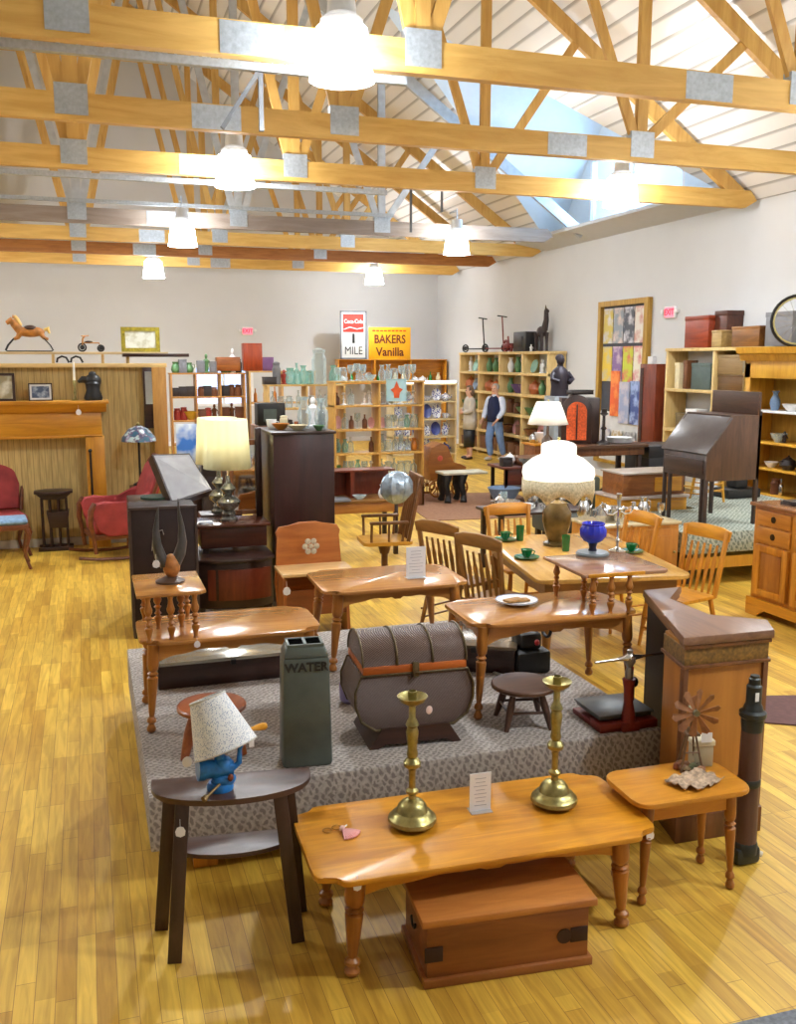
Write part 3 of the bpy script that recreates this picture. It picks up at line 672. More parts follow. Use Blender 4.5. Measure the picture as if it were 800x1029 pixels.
# windmill model and its neighbours on the end table
t = thing('windmill_model', 'rustic model windmill with copper-brown blades on the end table', 'model windmill', (2.49, 3.4, .48), -.25)
CU = mat((150, 104, 72), .5, .3, vary=.3, scale=30)
part('tower', MB().tube([(-.05, -.03, 0), (-.012, 0, .2)], .005, 6).tube([(.05, -.03, 0), (.012, 0, .2)], .005, 6).tube([(-.04, .05, 0), (-.01, .01, .2)], .005, 6).tube([(.04, .05, 0), (.01, .01, .2)], .005, 6).tube([(-.03, -.02, .09), (.03, -.02, .09)], .004, 5).box(-.03, .03, -.03, .03, .17, .18).cyl((0, -.0, .18), (0, 0, .29), .008), mat((110, 84, 60), .6), t)
m = MB().cyl((0, -.055, .285), (0, .02, .285), .014)
part('hub', m, mat((128, 120, 90), .4, .6), t)
for i in range(10):
    a = 2*PI*i/10+.2; c_, s_ = math.cos(a), math.sin(a)
    part('blade', MB().prism([(.018, -.006), (.1, -.018), (.112, 0), (.1, .018), (.018, .006)], -.0015, .0015, 'xy').xf(Matrix.Translation((0, -.045, .285)) @ Matrix.Rotation(-a, 4, 'Y') @ UPRIGHT @ Matrix.Rotation(.45, 4, 'X')), CU, t)
part('tail', MB().tube([(0, 0, .285), (.03, .08, .285)], .004, 5).prism([(0, .25), (.04, .25), (.05, .32), (0, .3)], .08, .083, 'xz'), CU, t)
for i in range(9): part('stone', MB().ball((R.uniform(-.07, .07), R.uniform(-.05, .06), .012), (R.uniform(.014, .03), R.uniform(.014, .026), R.uniform(.012, .024)), 8), mat((R.choice([120, 96, 140]), R.choice([84, 96]), 62), .8, vary=.3, scale=40), t)
t = thing('pressed_flower_card', 'crumpled printed cloth under the windmill model', 'cloth', (2.43, 3.28, .481), .3)
m = MB(); g = [[m.bm.verts.new((-.11+.22*i/12+R.uniform(-.006, .006), -.075+.15*j/8+R.uniform(-.006, .006), .006+R.uniform(0, .02))) for j in range(9)] for i in range(13)]
for i in range(12):
    for j in range(8):
        if not ((i < 2 and j < 2) or (i > 10 and j > 6)): m.bm.faces.new((g[i][j], g[i+1][j], g[i+1][j+1], g[i][j+1]))
t2 = part('cloth', m, mat((176, 150, 124), .8, vary=.5, scale=45), t, solid=.003)
t.name = 'printed_cloth'
t = thing('glass_box', 'small clear box of yellow bits behind the windmill model', 'box', (2.575, 3.44, .48), -.2)
part('box', MB().box(-.045, .045, -.035, .035, 0, .1, .004), glass((220, 215, 190), .55), t); part('contents', MB().ball((0, 0, .035), (.04, .03, .03), 10), mat((170, 130, 50), .7, vary=.4, scale=60), t)
part('lid', MB().box(-.05, .05, -.04, .04, .1, .125, .003), mat((216, 206, 176), .6), t); part('label_card', MB().box(-.02, .03, -.044, -.041, .12, .165), WHITE, t)
# console radio cabinet
t = thing('console_radio', 'large console radio cabinet with brown top behind the end table at right', 'cabinet', (0, 0, 0))
RW = wood((182, 122, 54), (150, 92, 36), .32, axis=2, scale=3)
OUT = [(2.57, 3.6), (3.06, 3.58), (3.15, 3.74), (2.92, 3.9), (2.92, 4.25), (3.15, 4.46), (2.9, 4.46)]
def inset(d):
    """outline drawn in by d metres"""
    P = [Vector(p).to_2d() if False else Vector((p[0], p[1])) for p in OUT]; n = len(P); o = []
    for i in range(n):
        a = (P[i]-P[i-1]).normalized(); b_ = (P[(i+1) % n]-P[i]).normalized(); na = Vector((-a.y, a.x)); nb = Vector((-b_.y, b_.x)); v = (na+nb); v = v/max(.35, v.dot(na)); o.append(tuple(P[i]+v*d))
    return o
part('body', MB().prism([(2.6, 3.625), (3.04, 3.605), (3.11, 3.74), (2.9, 3.88), (2.66, 3.88)], .1, .98, 'xy', .003), RW, t)
part('recess_shade', MB().prism([(2.8, 3.9), (2.9, 3.9), (2.9, 4.25), (3.1, 4.44), (2.92, 4.44)], .0, .98, 'xy', .003), mat((40, 28, 24), .6), t, 'dark block standing in for the shaded recess under the top')  # near-black block: shade of the recess behind the body, put into its colour
part('plinth', MB().prism([(2.58, 3.605), (3.055, 3.585), (3.13, 3.74), (2.91, 3.9), (2.65, 3.9)], 0, .13, 'xy', .005), MIDW, t)
part('carved_band', MB().prism([(2.592, 3.617), (3.047, 3.598), (3.12, 3.74), (2.905, 3.885), (2.655, 3.885)], .885, .965, 'xy', .002), mat((120, 88, 40), .5, vary=.5, scale=60), t)
part('moulding', MB().prism([(2.58, 3.607), (3.055, 3.588), (3.13, 3.74), (2.91, 3.9), (2.65, 3.9)], .868, .885, 'xy', .004).prism(inset(.008), .965, .985, 'xy', .004), MIDW, t)
part('top', MB().prism(inset(0), .985, 1.03, 'xy', .01), wood((134, 98, 76), (108, 76, 60), .38, axis=1), t, 'grey-brown worn top')
for x in (2.585, 3.02): part('corner_post', MB().box(x, x+.028, 3.592 if x > 3 else 3.61, 3.64, .13, .868, .003), MIDW, t)
# torpedo-like tube standing on the floor
t = thing('tube_case', 'tall brown cylinder with black ribbed metal cap standing by the console', 'cylinder', (2.79, 3.37, 0))
part('tube', MB().lathe([(.052, .08), (.05, .15), (.046, .66), (.044, .66)], n=20), wood((104, 72, 62), (78, 52, 46), .45, axis=2), t)
DM = mat((58, 62, 62), .4, .6, vary=.2)
part('cap', MB().lathe([(.046, .64), (.05, .68), (.05, .7), (.06, .71), (.06, .73), (.045, .74), (.04, .76), (.034, .77), (.034, .85), (.026, .86), (.026, .885), (.02, .89), (.02, .9), (.0, .9)], n=20), DM, t)
part('band', MB().lathe([(.05, .38), (.053, .385), (.053, .41), (.05, .415)], n=20), DM, t)
part('foot', MB().box(-.065, .065, -.04, .04, 0, .085, .02).lathe([(.055, .05), (.056, .1), (.05, .11)], n=18), DM, t)
part('valve', MB().cyl((.06, 0, .04), (.085, -.02, .03), .014), mat((210, 200, 180), .5), t, 'pale valve end')
part('paper_label', MB().box(-.02, -.002, -.037, -.034, .79, .83), WHITE, t)

# ------------------------------------------------------------------ step tables on the platform
def step_table(label, loc, rz, W, D, h, ux0, ux1, uz, sp, w1, w2, top2=None, legs=True, upD=None):
    t = early_table('step_end_table', label, 'side table', W, D, h, loc, rz, w1, w2, lw=W-.14, ld=D-.12, r=.023, splay=.03, c=.03)
    upD = upD or (-D/2+.02, D/2-.02)
    part('upper_shelf', MB().prism([(ux0, upD[0]), (ux1-.03, upD[0]), (ux1, upD[0]+.03), (ux1, upD[1]), (ux0, upD[1])], uz-.02, uz, 'xy', .006), top2 or w1, t)
    for (x, y) in sp: part('spindle', turned(MB(), (x, y, h-.003), (x, y, uz-.018), .017, SPIN, 12), w2, t)
    return t
TOPM = wood((196, 138, 72), (164, 106, 50), .16, axis=0)
t = step_table('left step end table with turned legs, cow horns standing on its raised shelf', (.66, 4.97, PZ), 0, .94, .52, .48, -.475, -.13, .725, [(-.42, -.22), (-.31, -.22), (-.19, -.22), (-.36, .0), (-.24, .0), (-.42, .2), (-.19, .2)], TOPM, MAPLEZ)
price_tag(t, -.19, -.27, .475)
t = early_table('lamp_table', 'middle maple side table with scalloped apron holding a white card', 'side table', .94, .64, .5, (1.77, 5.66, PZ), -.02, TOPM, MAPLEZ, lw=.74, ld=.5, r=.026, splay=.05, c=.03)
sign_card('white printed card in a clear stand on the middle side table', (1.94, 5.56, .925), .02, .13, .2)
t = step_table('right step end table with turned legs, blue glass and candelabrum on its raised shelf', (2.34, 4.62, PZ), -.03, .98, .56, .52, .14, .66, .745, [(.2, -.24), (.31, -.24), (.42, -.24), (.2, .2), (.3, .05), (.46, .22)], TOPM, MAPLEZ, top2=wood((170, 128, 100), (140, 100, 76), .16))
part('shelf_edge', MB().box(.16, .5, -.266, -.256, .728, .748, .003), OAK, t)
price_tag(t, -.42, .1, .45)
# black trunk-like glass topped cases under the tables
def case(label, loc, w, d, h, topm):
    t = thing('display_case', label, 'case', loc); part('body', MB().box(-w/2, w/2, -d/2, d/2, 0, h, .006), DARKX, t); part('lid', MB().box(-w/2-.01, w/2+.01, -d/2-.01, d/2+.01, h, h+.02, .004), topm, t, 'shiny reflective lid')
    part('clasp', MB().box(-.015, .015, -d/2-.02, -d/2-.008, h-.02, h+.01), IRON, t); return t
GL = mat((168, 166, 156), .12, .7, vary=.2, scale=3)
case('flat dark case with shiny top under the left step table', (.74, 5.62, PZ), .86, .5, .14, GL)
t = case('flat dark slant case under the right step table', (2.26, 5.3, PZ), .5, .44, .15, mat((120, 104, 84), .25, .5, vary=.2)); t.rotation_euler = (0, 0, -.5)
solo('lavender_vase', MB().lathe([(.03, 0), (.05, .02), (.055, .1), (.035, .16), (.025, .2), (.035, .22), (.03, .22), (.02, .2)], n=16), mat((150, 140, 190), .4), 'small lavender-white vase left of the domed chest', 'vase', (1.3, 4.85, PZ))
solo('green_crock', MB().lathe([(.05, 0), (.07, .03), (.075, .13), (.05, .18), (.055, .2), (.05, .2)], n=18), mat((84, 96, 60), .4), 'small olive green pot left of the domed chest', 'pot', (1.42, 5.0, PZ))
# cow horns
t = thing('mounted_horns', 'pair of dark cattle horns on a wooden ball, standing on the left step table', 'horns', (.37, 4.98, PZ+.725), 0)
part('base', MB().lathe([(.075, 0), (.075, .01), (.05, .02), (.03, .03)], n=18), mat((90, 66, 52), .5), t)
part('ball', MB().ball((.01, 0, .085), (.045, .05, .065), 16), mat((178, 116, 56), .5, vary=.35, scale=30), t)
HN = mat((72, 70, 70), .3, .1, vary=.3, scale=12)
part('horn', MB().tube([(-.02, 0, .09), (-.045, 0, .14), (-.06, 0, .2), (-.062, 0, .28), (-.052, 0, .36), (-.045, .0, .4)], [.03, .03, .024, .016, .008, .002], 12), HN, t)
part('horn', MB().tube([(.03, 0, .1), (.055, 0, .15), (.07, 0, .21), (.068, 0, .29), (.058, 0, .37), (.056, .0, .44)], [.03, .03, .024, .016, .008, .002], 12), HN, t)
price_tag(t, -.07, -.04, .13, s=1.2)
# plate with food-like cards
t = thing('china_plate', 'white china plate with brown-edged slices on the right step table', 'plate', (2.25, 4.72, PZ+.52))
part('plate', MB().lathe([(.0, .004), (.07, .004), (.075, .008), (.12, .02), (.12, .024), (.07, .012), (0, .01)], n=32), WHITE, t)
part('rim_band', MB().ring((0, 0, .024), .118, .0025, 'z', 32, 5), mat((120, 130, 160), .4), t)
m = MB().box(-.08, .03, -.03, .03, .016, .03, .004, Matrix.Rotation(.3, 4, 'Z')).box(-.02, .07, -.035, .02, .014, .026, .004)
part('slices', m, mat((176, 128, 70), .7, vary=.3, scale=40), t)
# blue glass oil lamp
BG = mat((20, 40, 190), .1, 0, .8, vary=.3, scale=20)
t = thing('blue_glass_vase', 'cobalt blue ribbed glass bowl on a grey round foot', 'vase', (2.78, 4.82, PZ+.745))
part('foot', MB().lathe([(.0, 0), (.095, 0), (.098, .01), (.09, .02), (.03, .026), (0, .026)], n=24), mat((104, 112, 116), .4), t)
part('stem', MB().lathe([(.028, .02), (.02, .045), (.026, .065), (.03, .075)], n=14), mat((30, 34, 60), .3), t)
m = MB(); n = 28
prof = [(.02, .07), (.05, .085), (.072, .115), (.074, .15), (.06, .178), (.066, .19), (.06, .192), (.052, .178), (.066, .15), (.05, .1)]
rings = [[m.bm.verts.new((r_*(1+.07*(k % 2))*math.cos(2*PI*k/n), r_*(1+.07*(k % 2))*math.sin(2*PI*k/n), z)) for k in range(n)] for r_, z in prof]
for a, b_ in zip(rings, rings[1:]):
    for k in range(n): m.bm.faces.new((a[k], a[(k+1) % n], b_[(k+1) % n], b_[k]))
part('bowl', m, BG, t, 'cobalt blue ribbed glass bowl')
# silver candelabrum
t = thing('candelabrum', 'slim silver candelabrum with curved arms beside the blue glass bowl', 'candelabrum', (2.97, 4.86, PZ+.745))
part('base', MB().lathe([(.0, 0), (.05, 0), (.052, .008), (.02, .02), (.01, .03)], n=20), SILVER, t)
part('stem', MB().lathe([(.009, .02), (.008, .06), (.016, .07), (.008, .08), (.008, .15), (.015, .165), (.008, .18), (.008, .24), (.02, .26), (.01, .28), (.014, .33), (.018, .35), (.016, .35)], n=14), SILVER, t)
for s_ in (-1, 1):
    o = part('arm', MB().tube([(0, 0, .25), (s_*.04, 0, .225), (s_*.08, 0, .23), (s_*.1, 0, .26)], .006, 8), SILVER, t)
    part('candle_cup', MB().lathe([(.006, .258), (.026, .262), (.024, .266), (.012, .27), (.012, .295), (.009, .295)], (s_*.1, 0, 0), 12), SILVER, o)
# ------------------------------------------------------------------ small wares
PROF = {
 'bottle': [(.16, 0), (.17, .02), (.17, .55), (.12, .66), (.055, .74), (.055, .94), (.07, .95), (.07, 1)],
 'vase': [(.16, 0), (.18, .02), (.27, .35), (.25, .55), (.12, .8), (.13, .9), (.2, 1), (.18, 1), (.11, .9)],
 'jar': [(.3, 0), (.33, .03), (.34, .7), (.26, .8), (.26, .86), (.29, .88), (.29, .95), (.1, 1)],
 'goblet': [(.25, 0), (.24, .03), (.04, .08), (.04, .42), (.2, .52), (.27, .75), (.25, 1), (.22, 1), (.22, .76), (.05, .55)],
 'bowl': [(.35, 0), (.4, .06), (.75, .6), (.95, 1), (.88, 1), (.6, .5), (.2, .18)],
 'cup': [(.3, 0), (.33, .05), (.45, .5), (.5, 1), (.44, 1), (.38, .4), (.1, .12)],
 'candle_holder': [(.3, 0), (.28, .05), (.08, .12), (.07, .4), (.14, .45), (.07, .5), (.06, .8), (.2, .86), (.12, .9), (.12, 1)],
 'pitcher': [(.24, 0), (.27, .03), (.36, .3), (.3, .6), (.2, .8), (.25, 1), (.21, 1), (.16, .82)],
 'lamp_chimney': [(.13, 0), (.16, .05), (.24, .3), (.14, .5), (.1, .95), (.11, 1), (.09, 1), (.12, .5)],
}
_me = {}
def ware_mesh(kind, m):
    k = (kind, m.name)
    if k in _me: return _me[k]
    b = MB()
    if kind in PROF:
        b.lathe(PROF[kind], n=14)
        if kind == 'pitcher': b.tube([(.2, 0, .85), (.42, 0, .8), (.45, 0, .55), (.3, 0, .35)], .035, 6)
        if kind == 'cup': b.tube([(.44, 0, .8), (.68, 0, .75), (.66, 0, .4), (.4, 0, .35)], .05, 6)
    elif kind == 'teapot':
        b.lathe([(.3, 0), (.34, .03), (.5, .35), (.42, .68), (.2, .8), (.18, .84), (.05, .9), (.08, .96), (.02, 1)], n=16).tube([(.42, 0, .3), (.65, 0, .45), (.72, 0, .75)], [.09, .06, .04], 8).tube([(-.4, 0, .62), (-.68, 0, .62), (-.68, 0, .3), (-.42, 0, .22)], .04, 6)
    elif kind == 'plate':
        b.lathe([(.0, .0), (.3, .0), (.5, .06), (.5, .09), (.3, .04), (0, .04)], n=20); b.xf(Matrix.Translation((0, 0, .48)) @ Matrix.Rotation(math.radians(76), 4, 'X'))
    elif kind == 'box': b.box(-.5, .5, -.5, .5, 0, .86, .02).box(-.52, .52, -.52, .52, .86, 1, .02)
    elif kind == 'book': b.box(-.5, .5, -.46, .5, .0, 1, .01)
    elif kind == 'figurine': b.lathe([(.2, 0), (.2, .05), (.1, .08), (.15, .2), (.13, .4), (.17, .62), (.06, .74)], n=12).ball((0, -.01, .85), (.09, .1, .13), 10).tube([(-.14, 0, .64), (-.22, -.06, .48), (-.1, -.14, .44)], .04, 6).tube([(.14, 0, .64), (.24, 0, .5), (.2, -.1, .36)], .04, 6)
    elif kind == 'picture': b.box(-.5, .5, -.03, .03, 0, .06).box(-.5, .5, -.03, .03, .94, 1).box(-.5, -.43, -.03, .03, 0, 1).box(.43, .5, -.03, .03, 0, 1).box(-.45, .45, -.01, .02, .03, .97)
    elif kind == 'basket': b.lathe([(.34, 0), (.38, .03), (.5, .6), (.47, .6), (.34, .08)], n=18).ring((0, 0, .58), .45, .035, 'y', 18, 6, (0, PI))
    elif kind == 'tray': b.prism(rrect(1, 1, .2), 0, .5, 'xy').prism(rrect(.9, .9, .18), .5, .7, 'xy')
    elif kind == 'clock': b.prism([(-.4, 0), (.4, 0), (.4, .55)]+[(.4*math.cos(a), .55+.4*math.sin(a)) for a in [PI*i/10 for i in range(1, 10)]]+[(-.4, .55)], -.2, .2, 'xz', .02)
    me_o = b.build(kind, m); me = me_o.data; bpy.data.objects.remove(me_o); _me[k] = me; return me
CATN = {'candle_holder': 'candlestick', 'lamp_chimney': 'glass chimney'}
def ware(kind, m, colour, where, loc, w, h, d=None, rz=0, group=None, label=None, cat=None):
    o = bpy.data.objects.new(kind, ware_mesh(kind, m)); COL.objects.link(o)
    d = w if d is None else d
    o.location = loc; o.rotation_euler = (0, 0, rz)
    o.scale = (w, d, h)
    wd_ = kind.replace('_', ' ')
    return tag(o, label or f'{colour} {wd_} {where}', cat or CATN.get(kind, wd_), group if label else (group or f'{colour} {wd_}s {where}'))
PAL = {
 'clear glass': CLEAR, 'greenish glass': glass((176, 222, 214), .72), 'white': WHITE, 'brown': mat((110, 66, 40), .4), 'dark': mat((44, 36, 36), .4),
 'blue and white': None, 'green glass': glass((40, 150, 70), .35), 'green': mat((88, 130, 84), .4), 'red': mat((158, 54, 44), .4), 'blue': mat((46, 62, 150), .3, vary=.4, scale=30),
 'silver': SILVER, 'amber': mat((196, 120, 40), .3), 'cream': mat((222, 208, 170), .5), 'grey': mat((120, 120, 124), .4), 'orange': mat((176, 98, 56), .4), 'pink': mat((206, 150, 150), .4), 'yellow': mat((210, 176, 60), .4), 'purple': mat((104, 80, 130), .4), 'wooden': MIDW, 'blue-grey': mat((110, 132, 160), .4)}
bm_, nt, b = new_mat('blue_white_china')
v = nt.nodes.new('ShaderNodeTexVoronoi'); v.inputs['Scale'].default_value = 7; tc = nt.nodes.new('ShaderNodeTexCoord'); nt.links.new(tc.outputs['Object'], v.inputs['Vector'])
r = nt.nodes.new('ShaderNodeValToRGB'); r.color_ramp.interpolation = 'CONSTANT'; r.color_ramp.elements[0].color = lin((40, 60, 160)); r.color_ramp.elements[1].position = .42; r.color_ramp.elements[1].color = lin((232, 236, 246))
nt.links.new(v.outputs['Distance'], r.inputs[0]); nt.links.new(r.outputs[0], b.inputs['Base Color']); b.inputs['Roughness'].default_value = .2
PAL['blue and white'] = bm_
def shelving(name, label, loc, rz, W, D, z0, z1, cols, rows, m, back=None, thick=.028, top=True, side=None, cat='shelving'):
    """open shelves; local x runs along the front, y into the depth. returns cells in world space"""
    t = thing(name, label, cat, loc, rz)
    for i in range(cols+1):
        x = W*i/cols; part('upright', MB().box(x-thick/2, x+thick/2, 0, D, 0, z1, .002), m, t)
    zs = [z0+(z1-z0)*i/rows for i in range(rows+1)]
    for i, z in enumerate(zs):
        if i == rows and not top: continue
        part('shelf', MB().box(-thick/2 if i < rows else -thick, W+(thick/2 if i < rows else thick), -.004, D, z-thick, z, .002), m, t)
    if back: part('back_panel', MB().box(0, W, D-.012, D, z0, z1), back, t)
    c, s = math.cos(rz), math.sin(rz)
    def tw(x, y, z): return (loc[0]+c*x-s*y, loc[1]+s*x+c*y, loc[2]+z)
    return t, tw, zs
ROWN = ['bottom', 'second', 'third', 'fourth', 'fifth', 'sixth']
def fill(tw, zs, W, D, cols, rows, rz, unit, spec, n=4, colsel=None, dense=1.):
    """spec: list per row (from the bottom) of (kind, colour, w, h) choices"""
    for ri in rows:
        ch = spec[ri % len(spec)]
        if not ch: continue
        for ci in range(cols):
            if colsel and (ci, ri) in colsel: continue
            cw = W/cols; k = n
            for j in range(k):
                if R.random() > dense: continue
                kind, colr, w, h = R.choice(ch); w = min(w, D*.78)
                w2 = min(w, .95*cw/k/(2*.5 if kind in PROF or kind in ('teapot', 'figurine') else 1)) if kind in ('box', 'book', 'plate', 'picture') else w
                x = cw*ci+.04+(cw-.08)*(j+.5)/k+R.uniform(-.01, .01)
                hh = min(h*R.uniform(.85, 1.12), (zs[1]-zs[0])*.82)
                rown = 'top' if ri == len(zs)-1 else ROWN[ri]+' shelf'
                where = f'on the {rown} of {unit}' if ri < len(zs)-1 else f'on top of {unit}'
                ware(kind, PAL[colr], colr, where, tw(x, D*R.uniform(.46, .54), zs[ri]+.001), w2, hh, w2 if kind not in ('book',) else w2, rz)

# ------------------------------------------------------------------ chairs
def slat_chair(name, label, loc, rz, m=OAK, mz=OAKZ, slats=5, h=.95, group=None):
    """faces local -y"""
    t = thing(name, label, 'chair', loc, rz, group)
    part('seat', MB().prism([(-.2, .19), (.2, .19), (.23, -.2), (-.23, -.2)], .43, .46, 'xy', .008), m, t)
    for s in (-1, 1):
        part('leg', MB().lathe([(.014, 0), (.018, .4), (.023, .6), (.018, 1)], (s*.22, -.2, 0), 10, (s*.18, -.16, .43)), mz, t)
        part('leg', MB().lathe([(.014, 0), (.018, .4), (.02, 1)], (s*.2, .26, 0), 10, (s*.17, .16, .43)), mz, t)
        part('back_post', MB().bar((s*.19, .18, .44), (s*.215, .27, h-.03), .034, .03, up=(1, 0, 0), bev=.004), mz, t)
    for i in range(slats):
        x = -.13+.26*i/(slats-1); part('slat', MB().prism([(-.009, 0), (.009, 0), (.013, .12), (.02, .26), (.012, .3), (.008, .4), (-.008, .4), (-.012, .3), (-.02, .26), (-.013, .12)], -.005, .005, 'xz').xf(Matrix.Translation((x, .175, .45)) @ Matrix.Rotation(-.2, 4, 'X')), mz, t)
    part('crest_rail', MB().prism([(-.235, 0), (.235, 0), (.245, .08), (.15, .105), (0, .112), (-.15, .105), (-.245, .08)], -.012, .012, 'xz', .004).xf(Matrix.Translation((0, .262, h-.115)) @ Matrix.Rotation(-.15, 4, 'X')), m, t)
    for z in (.16, .24): part('stretcher', MB().cyl((-.2, -.19, z), (.2, -.19, z), .01, n=8).cyl((-.2, -.19, z-.03), (-.2, .24, z-.03), .009, n=8).cyl((.2, -.19, z-.03), (.2, .24, z-.03), .009, n=8), mz, t)
    return t
DOAK = wood((150, 104, 48), (112, 72, 30), .35); DOAKZ = wood((146, 98, 46), (106, 66, 28), .35, axis=2)
# dining set
t = thing('dining_table', 'long oak dining table laid with green glass cups and saucers', 'dining table', (3.66, 6.6, 0), -.16)
part('tabletop', MB().prism(rrect(1.16, 1.72, .08), .735, .765, 'xy', .006), wood((206, 160, 84), (176, 126, 56), .22, axis=1), t)
part('apron', MB().box(-.5, .5, -.76, -.74, .62, .735).box(-.5, .5, .74, .76, .62, .735).box(-.5, -.48, -.74, .74, .62, .735).box(.48, .5, -.74, .74, .62, .735), DOAK, t)
for x in (-.46, .46):
    for y in (-.7, .7): part('leg', turned(MB(), (x, y, 0), (x, y, .64), .034), DOAKZ, t)
cdef = [('dark-oak slat-back chair on the left of the dining table, nearer the dark wardrobe', (2.92, 7.28, 0), PI/2+PI-.1+0, DOAK, DOAKZ),
        ('slat-back chair on the left of the dining table, nearest the viewer', (3.02, 6.62, 0), PI/2+PI-.1, DOAK, DOAKZ),
        ('light oak chair with wide plain crest at the far end of the dining table', (3.66, 7.62, 0), 0-.1, OAK, OAKZ),
        ('light oak slat-back chair on the right of the dining table beside the oak cabinet', (4.3, 7.05, 0), -PI/2+PI-PI-.1, OAK, OAKZ),
        ('large oak slat-back chair in front of the oak cabinet, right of the step table', (4.42, 6.28, 0), -PI/2+.25, OAK, OAKZ)]
# local -y is the front: rz=+90deg makes it face +x
for lab, loc, rz, a, b_ in cdef:
    face = {0: PI/2+.55, 1: PI/2+.5, 2: 0.15, 3: -PI/2+.2, 4: -PI/2+.3}[cdef.index((lab, loc, rz, a, b_))]
    slat_chair('dining_chair', lab, loc, face-.1, a, b_, h=1.0)
GG = PAL['green glass']; GGD = mat((14, 104, 52), .12, 0, .8, vary=.2)
def place_set(label, x, y, n=0):
    t = thing('cup_and_saucer', label, 'cup and saucer', (x, y, .765))
    part('saucer', MB().lathe([(.0, .004), (.05, .004), (.1, .016), (.1, .02), (.05, .01), (0, .01)], n=24), GGD, t)
    part('cup', MB().lathe([(.02, .012), (.035, .03), (.048, .075), (.044, .075), (.03, .035), (.01, .02)], n=18).tube([(.044, 0, .065), (.068, 0, .055), (.06, 0, .03), (.034, 0, .028)], .005, 6), GGD, t)
place_set('green glass cup and saucer nearest the viewer on the dining table', 3.2, 6.55)
place_set('green glass cup and saucer at the far left corner of the dining table', 3.35, 7.28)
place_set('green glass cup and saucer at the far end of the dining table', 3.85, 7.3)
place_set('green glass cup and saucer behind the blue glass bowl', 4.1, 6.5)
def tumbler(label, x, y):
    solo('drinking_glass', MB().lathe([(.028, 0), (.03, .005), (.036, .13), (.033, .13), (.027, .01)], n=16), GGD, label, 'glass', (x, y, .766))
tumbler('green drinking glass beside the far left cup', 3.47, 7.24); tumbler('green drinking glass right of the fringed lamp', 3.98, 6.9); tumbler('green drinking glass in front of the fringed lamp', 3.63, 6.72)
solo('white_mug', MB().lathe([(.03, 0), (.034, .01), (.036, .08), (.033, .08), (.03, .01)], n=16).tube([(.034, 0, .065), (.055, 0, .055), (.05, 0, .03), (.034, 0, .022)], .005, 6), WHITE, 'white mug on the dining table beside the lamp base', 'mug', (4.02, 7.08, .766))
# fringed lamp on the dining table
def shade_mesh(prof, n=48, lob=0, amp=0., dip=0.):
    m = MB(); rings = []
    for i, (r_, z) in enumerate(prof):
        f = 1 if i else 1
        rings.append([m.bm.verts.new((r_*(1+amp*math.cos(lob*2*PI*k/n))*math.cos(2*PI*k/n), r_*(1+amp*math.cos(lob*2*PI*k/n))*math.sin(2*PI*k/n), z+(dip*abs(math.sin(lob*PI*k/n)) if i == 0 else 0))) for k in range(n)])
    for a, b_ in zip(rings, rings[1:]):
        for k in range(n): m.bm.faces.new((a[k], a[(k+1) % n], b_[(k+1) % n], b_[k]))
    return m
def lit_lamp(parent, z, e, col=(1, .95, .84), r=.03, x=0):
    ld = bpy.data.lights.new('bulb', 'POINT'); ld.energy = e; ld.color = col; ld.shadow_soft_size = r
    o = bpy.data.objects.new('bulb', ld); COL.objects.link(o); o.parent = parent; o.location = (x, 0, z); return o
t = thing('fringed_lamp', 'lamp with large lit white lobed shade and long fringe on the dining table', 'lamp', (3.68, 6.98, .766))
LB = mat((104, 84, 44), .2, .2, .8, vary=.4, scale=12)
part('base', MB().lathe([(.0, 0), (.11, 0), (.11, .02), (.07, .035), (.08, .06), (.1, .12), (.12, .2), (.12, .28), (.08, .36), (.02, .38), (.012, .5)], n=24), LB, t)
SHW = cloth_shade((252, 250, 246), trans=.55)
part('shade', shade_mesh([(.27, .5), (.3, .6), (.29, .66), (.22, .72), (.16, .75), (.145, .76), (.145, .83), (.13, .85), (.07, .87)], lob=8, amp=.03), SHW, t, 'white lobed fabric shade', solid=.003)
FR = mat((196, 182, 150), .9, vary=.3, scale=60)
m = shade_mesh([(.285, .37), (.3, .46), (.298, .56)], n=128, lob=8, amp=.03, dip=.07); o = part('fringe', m, FR, t, 'long beige fringe', solid=.003)
part('finial', MB().ball((0, 0, .89), .015, 10).cyl((0, 0, .36), (0, 0, .89), .006), BRASS, t)
lit_lamp(t, .68, 9, (1, .96, .9))

# ------------------------------------------------------------------ left middle: phonograph, trunk, dresser, wardrobe
t = thing('storage_trunk', 'upright black trunk with a small white tag, behind the left step table', 'trunk', (.55, 8.08, 0))
part('body', MB().box(-.27, .27, -.18, .2, 0, 1.1, .012), mat((40, 28, 28), .6, spec=.25, vary=.15), t)
part('edge_strip', MB().box(-.275, -.255, -.185, -.165, .01, 1.08).box(.255, .275, -.185, -.165, .01, 1.08).box(-.275, .275, -.185, -.165, 1.085, 1.105), mat((60, 44, 40), .5), t)
part('scroll_mark', MB().tube([(-.1, -.183, .74), (-.09, -.183, .83), (-.05, -.183, .9), (-.01, -.183, .91), (.0, -.183, .87)], .004, 5), mat((150, 140, 136), .5), t)
price_tag(t, .17, -.19, .4, s=1.8)
t = thing('phonograph', 'dark phonograph cabinet with its grey-faced lid tilted open', 'phonograph', (0, 0, 0))
part('cabinet', MB().box(.3, .76, 8.36, 8.86, 0, 1.08, .01), DARKW, t)
TL, TR, BR_, BL = Vector((.53, 8.72, 1.455)), Vector((.88, 8.9, 1.44)), Vector((1.03, 8.52, 1.14)), Vector((.66, 8.34, 1.06))
n_ = (TR-TL).cross(BL-TL).normalized(); n_ = n_ if n_.z < 0 else -n_
m = MB(); A = [m.bm.verts.new(p) for p in (TL, TR, BR_, BL)]; B = [m.bm.verts.new(p+n_*.085) for p in (TL, TR, BR_, BL)]
m.bm.faces.new(A); m.bm.faces.new(B[::-1])
